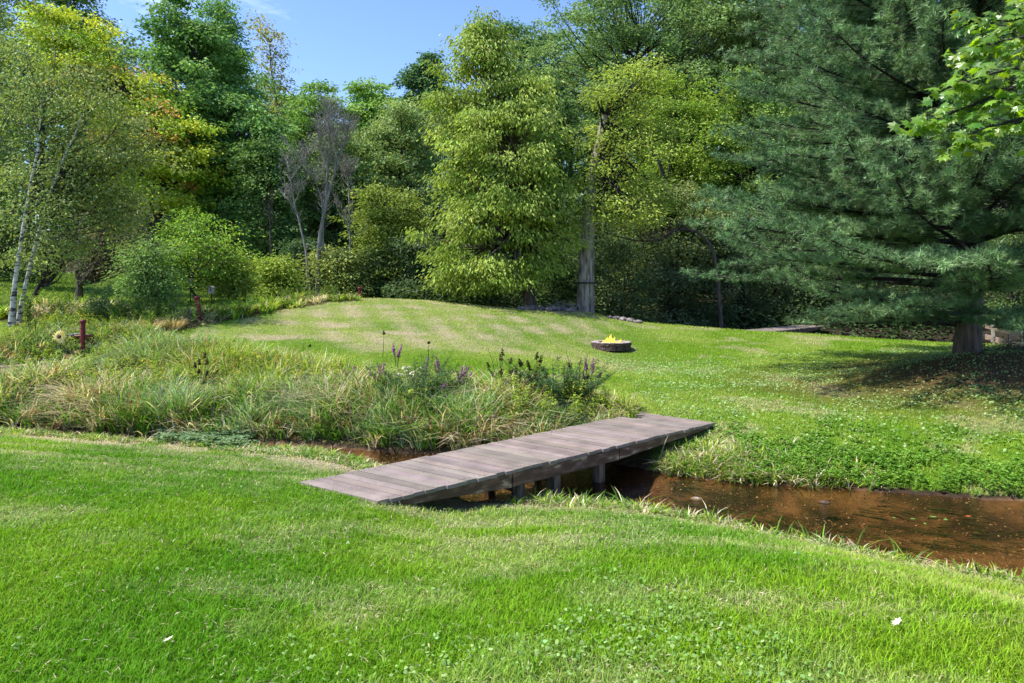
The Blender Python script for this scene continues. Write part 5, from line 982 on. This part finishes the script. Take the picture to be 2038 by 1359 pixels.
    mesh_np('needles', np.vstack(V), np.vstack(F), M['needle'], root, np.vstack(Cc), loc=loc)
    tag(root, 'large white pine with long needled boughs sweeping over the lawn at the right', 'tree')
def radians_(a): return a*pi/180
pine()
# leafy dark shrub bank at the right edge under the pine
tree('bush', 2010, 15.6, 700, [(700, 1950, 2080), (735, 1935, 2090), (760, 1940, 2080)], 'low dark brush at the right edge below the fence', [(.04, .045, .025), (.07, .07, .03)], 601, m='bark', nc=36, ctips=9, nleaf=9, ll=.06, crad=(.4, .16), tr=.03, inner=.1, cat='bush', limbr=.012, twig=True)

# ------------------------------------------------------------------ maple bough at the top right
def maple():
    r = rng(701); Y0 = 4.9; tx, ty = 7.4, 5.6; z = gz(tx, ty); root = empty('maple_tree', (tx, ty, z)); loc = np.array([tx, ty, z])
    mb = MB(); zs = np.linspace(-.1, 7.5, 9); mb.tube(np.stack([tx+.1*np.sin(zs), ty+0*zs, z+zs], -1), .17*(1-.6*np.linspace(0, 1, 9)), 10); mb.build('trunk', M['bark'], root, True, loc=loc)
    mains = [([(2500, 20), (2200, 110), (2038, 165), (1930, 210), (1870, 235), (1822, 250)], 5.0, 0), ([(2500, 60), (2250, 150), (2100, 215), (2000, 245), (1950, 255), (1915, 285)], 4.8, 1), ([(2480, -40), (2200, 30), (2060, 70), (1975, 85), (1915, 105)], 5.2, 2),
             ([(2480, -60), (2250, -20), (2080, 20), (2010, 45), (1920, 32)], 5.4, 3), ([(2480, 20), (2220, 90), (2080, 130), (1990, 140), (1905, 170)], 4.9, 4), ([(2450, 80), (2260, 190), (2150, 235), (2060, 235)], 4.7, 5), ([(2450, 50), (2200, 140), (2090, 190), (1990, 195), (1930, 215)], 5.1, 6), ([(2480, -80), (2300, -80), (2150, -30), (2060, -10)], 5.0, 7)]
    bs = MB(); LP = []; LD = []
    for pp, Y, q in mains:
        pts = np.array([P(a, b, Y) for a, b in pp]); pts[0] = (tx, ty, z+3.1+.25*q); n = len(pts); tt = np.linspace(0, n-1, n*5); sm = np.stack([np.interp(tt, np.arange(n), pts[:, c]) for c in range(3)], -1)
        for _ in range(4): sm[1:-1] = (sm[:-2]+sm[1:-1]*2+sm[2:])/4
        bs.tube(sm, .02*(1-.88*np.linspace(0, 1, len(sm)))+.0015, 6)
        for k in range(110):
            u = .32+.68*r.random()**.8; i_ = u*(len(sm)-1); p0 = np.array([np.interp(i_, np.arange(len(sm)), sm[:, c]) for c in range(3)]); dr = nrm(sm[min(len(sm)-1, int(i_)+1)]-sm[max(0, int(i_)-1)])
            e = p0+(dr*r.uniform(0, .12)+r.normal(0, .075, 3)*[1, 1.6, 1.0]+np.array([0, 0, -.01]))*(.6+.8*(1-u))
            if k % 2 == 0: bs.tube([p0, (p0+e)/2+[0, 0, .01], e], [.003, .002, .0015], 4, False)
            LP.append(e); LD.append(nrm(e-p0+dr*.08))
    bs.build('branches', M['bark_dark'], root, True, loc=loc)
    LP = np.array(LP); LD = np.array(LD); k = np.full(len(LP), True); N = len(LP)
    az = np.arctan2(LD[:, 1], LD[:, 0])+r.normal(0, .7, N); ax = nrm(np.stack([np.cos(az), np.sin(az), r.normal(-.75, .35, N)], -1)); nm = np.array([-.25, -.35, .85])+r.normal(0, .35, (N, 3)); sd_ = nrm(np.cross(ax, nm)); nm = np.cross(sd_, ax)
    s = r.uniform(.045, .085, N); g = np.vstack([MAP, [(0, .35)]]); fold = .28
    v = LP[:, None]+sd_[:, None]*(g[:, 0][None, :, None]*s[:, None, None])+ax[:, None]*(g[:, 1][None, :, None]*s[:, None, None])-nm[:, None]*((np.abs(g[:, 0])**1.4*fold+np.clip(g[:, 1]-.5, 0, 1)**2*.5)[None, :, None]*s[:, None, None])
    n = len(MAP); f = (np.arange(N)*(n+1))[:, None, None]+np.array([[q, (q+1) % n, n] for q in range(n)])[None]; c = jit(r, mixc((.06, .15, .015), (.17, .29, .03), r.random(N)), .2)
    mesh_np('leaves', v.reshape(-1, 3), f.reshape(-1, 3), M['maple'], root, np.repeat(c, n+1, 0), loc=loc)
    n = 9000; d = nrm(r.normal(size=(n, 3))); pc = np.array([tx+.5, ty+.1, z+6.6])+d*(r.random(n)**.4)[:, None]*[2.6, 2.6, 2.0]; az = r.uniform(0, 2*pi, n)  # crown leaves beyond the frame edge, added to broaden the shade at right
    v2, f2 = leaves_np(pc, np.stack([np.cos(az), np.sin(az), r.normal(-.5, .3, n)], -1), np.array([0, 0, 1.])+r.normal(0, .4, (n, 3)), r.uniform(.13, .2, n), .9)
    mesh_np('crown', v2, f2, M['maple'], root, np.repeat(jit(r, np.tile([.11, .22, .025], (n, 1)), .25), 4, 0), loc=loc)
    tag(root, 'maple whose sunlit light-green leafy bough hangs in at the top right corner', 'tree')
maple()
print('total faces', sum(len(o.data.polygons) for o in C.objects if o.type == 'MESH'))
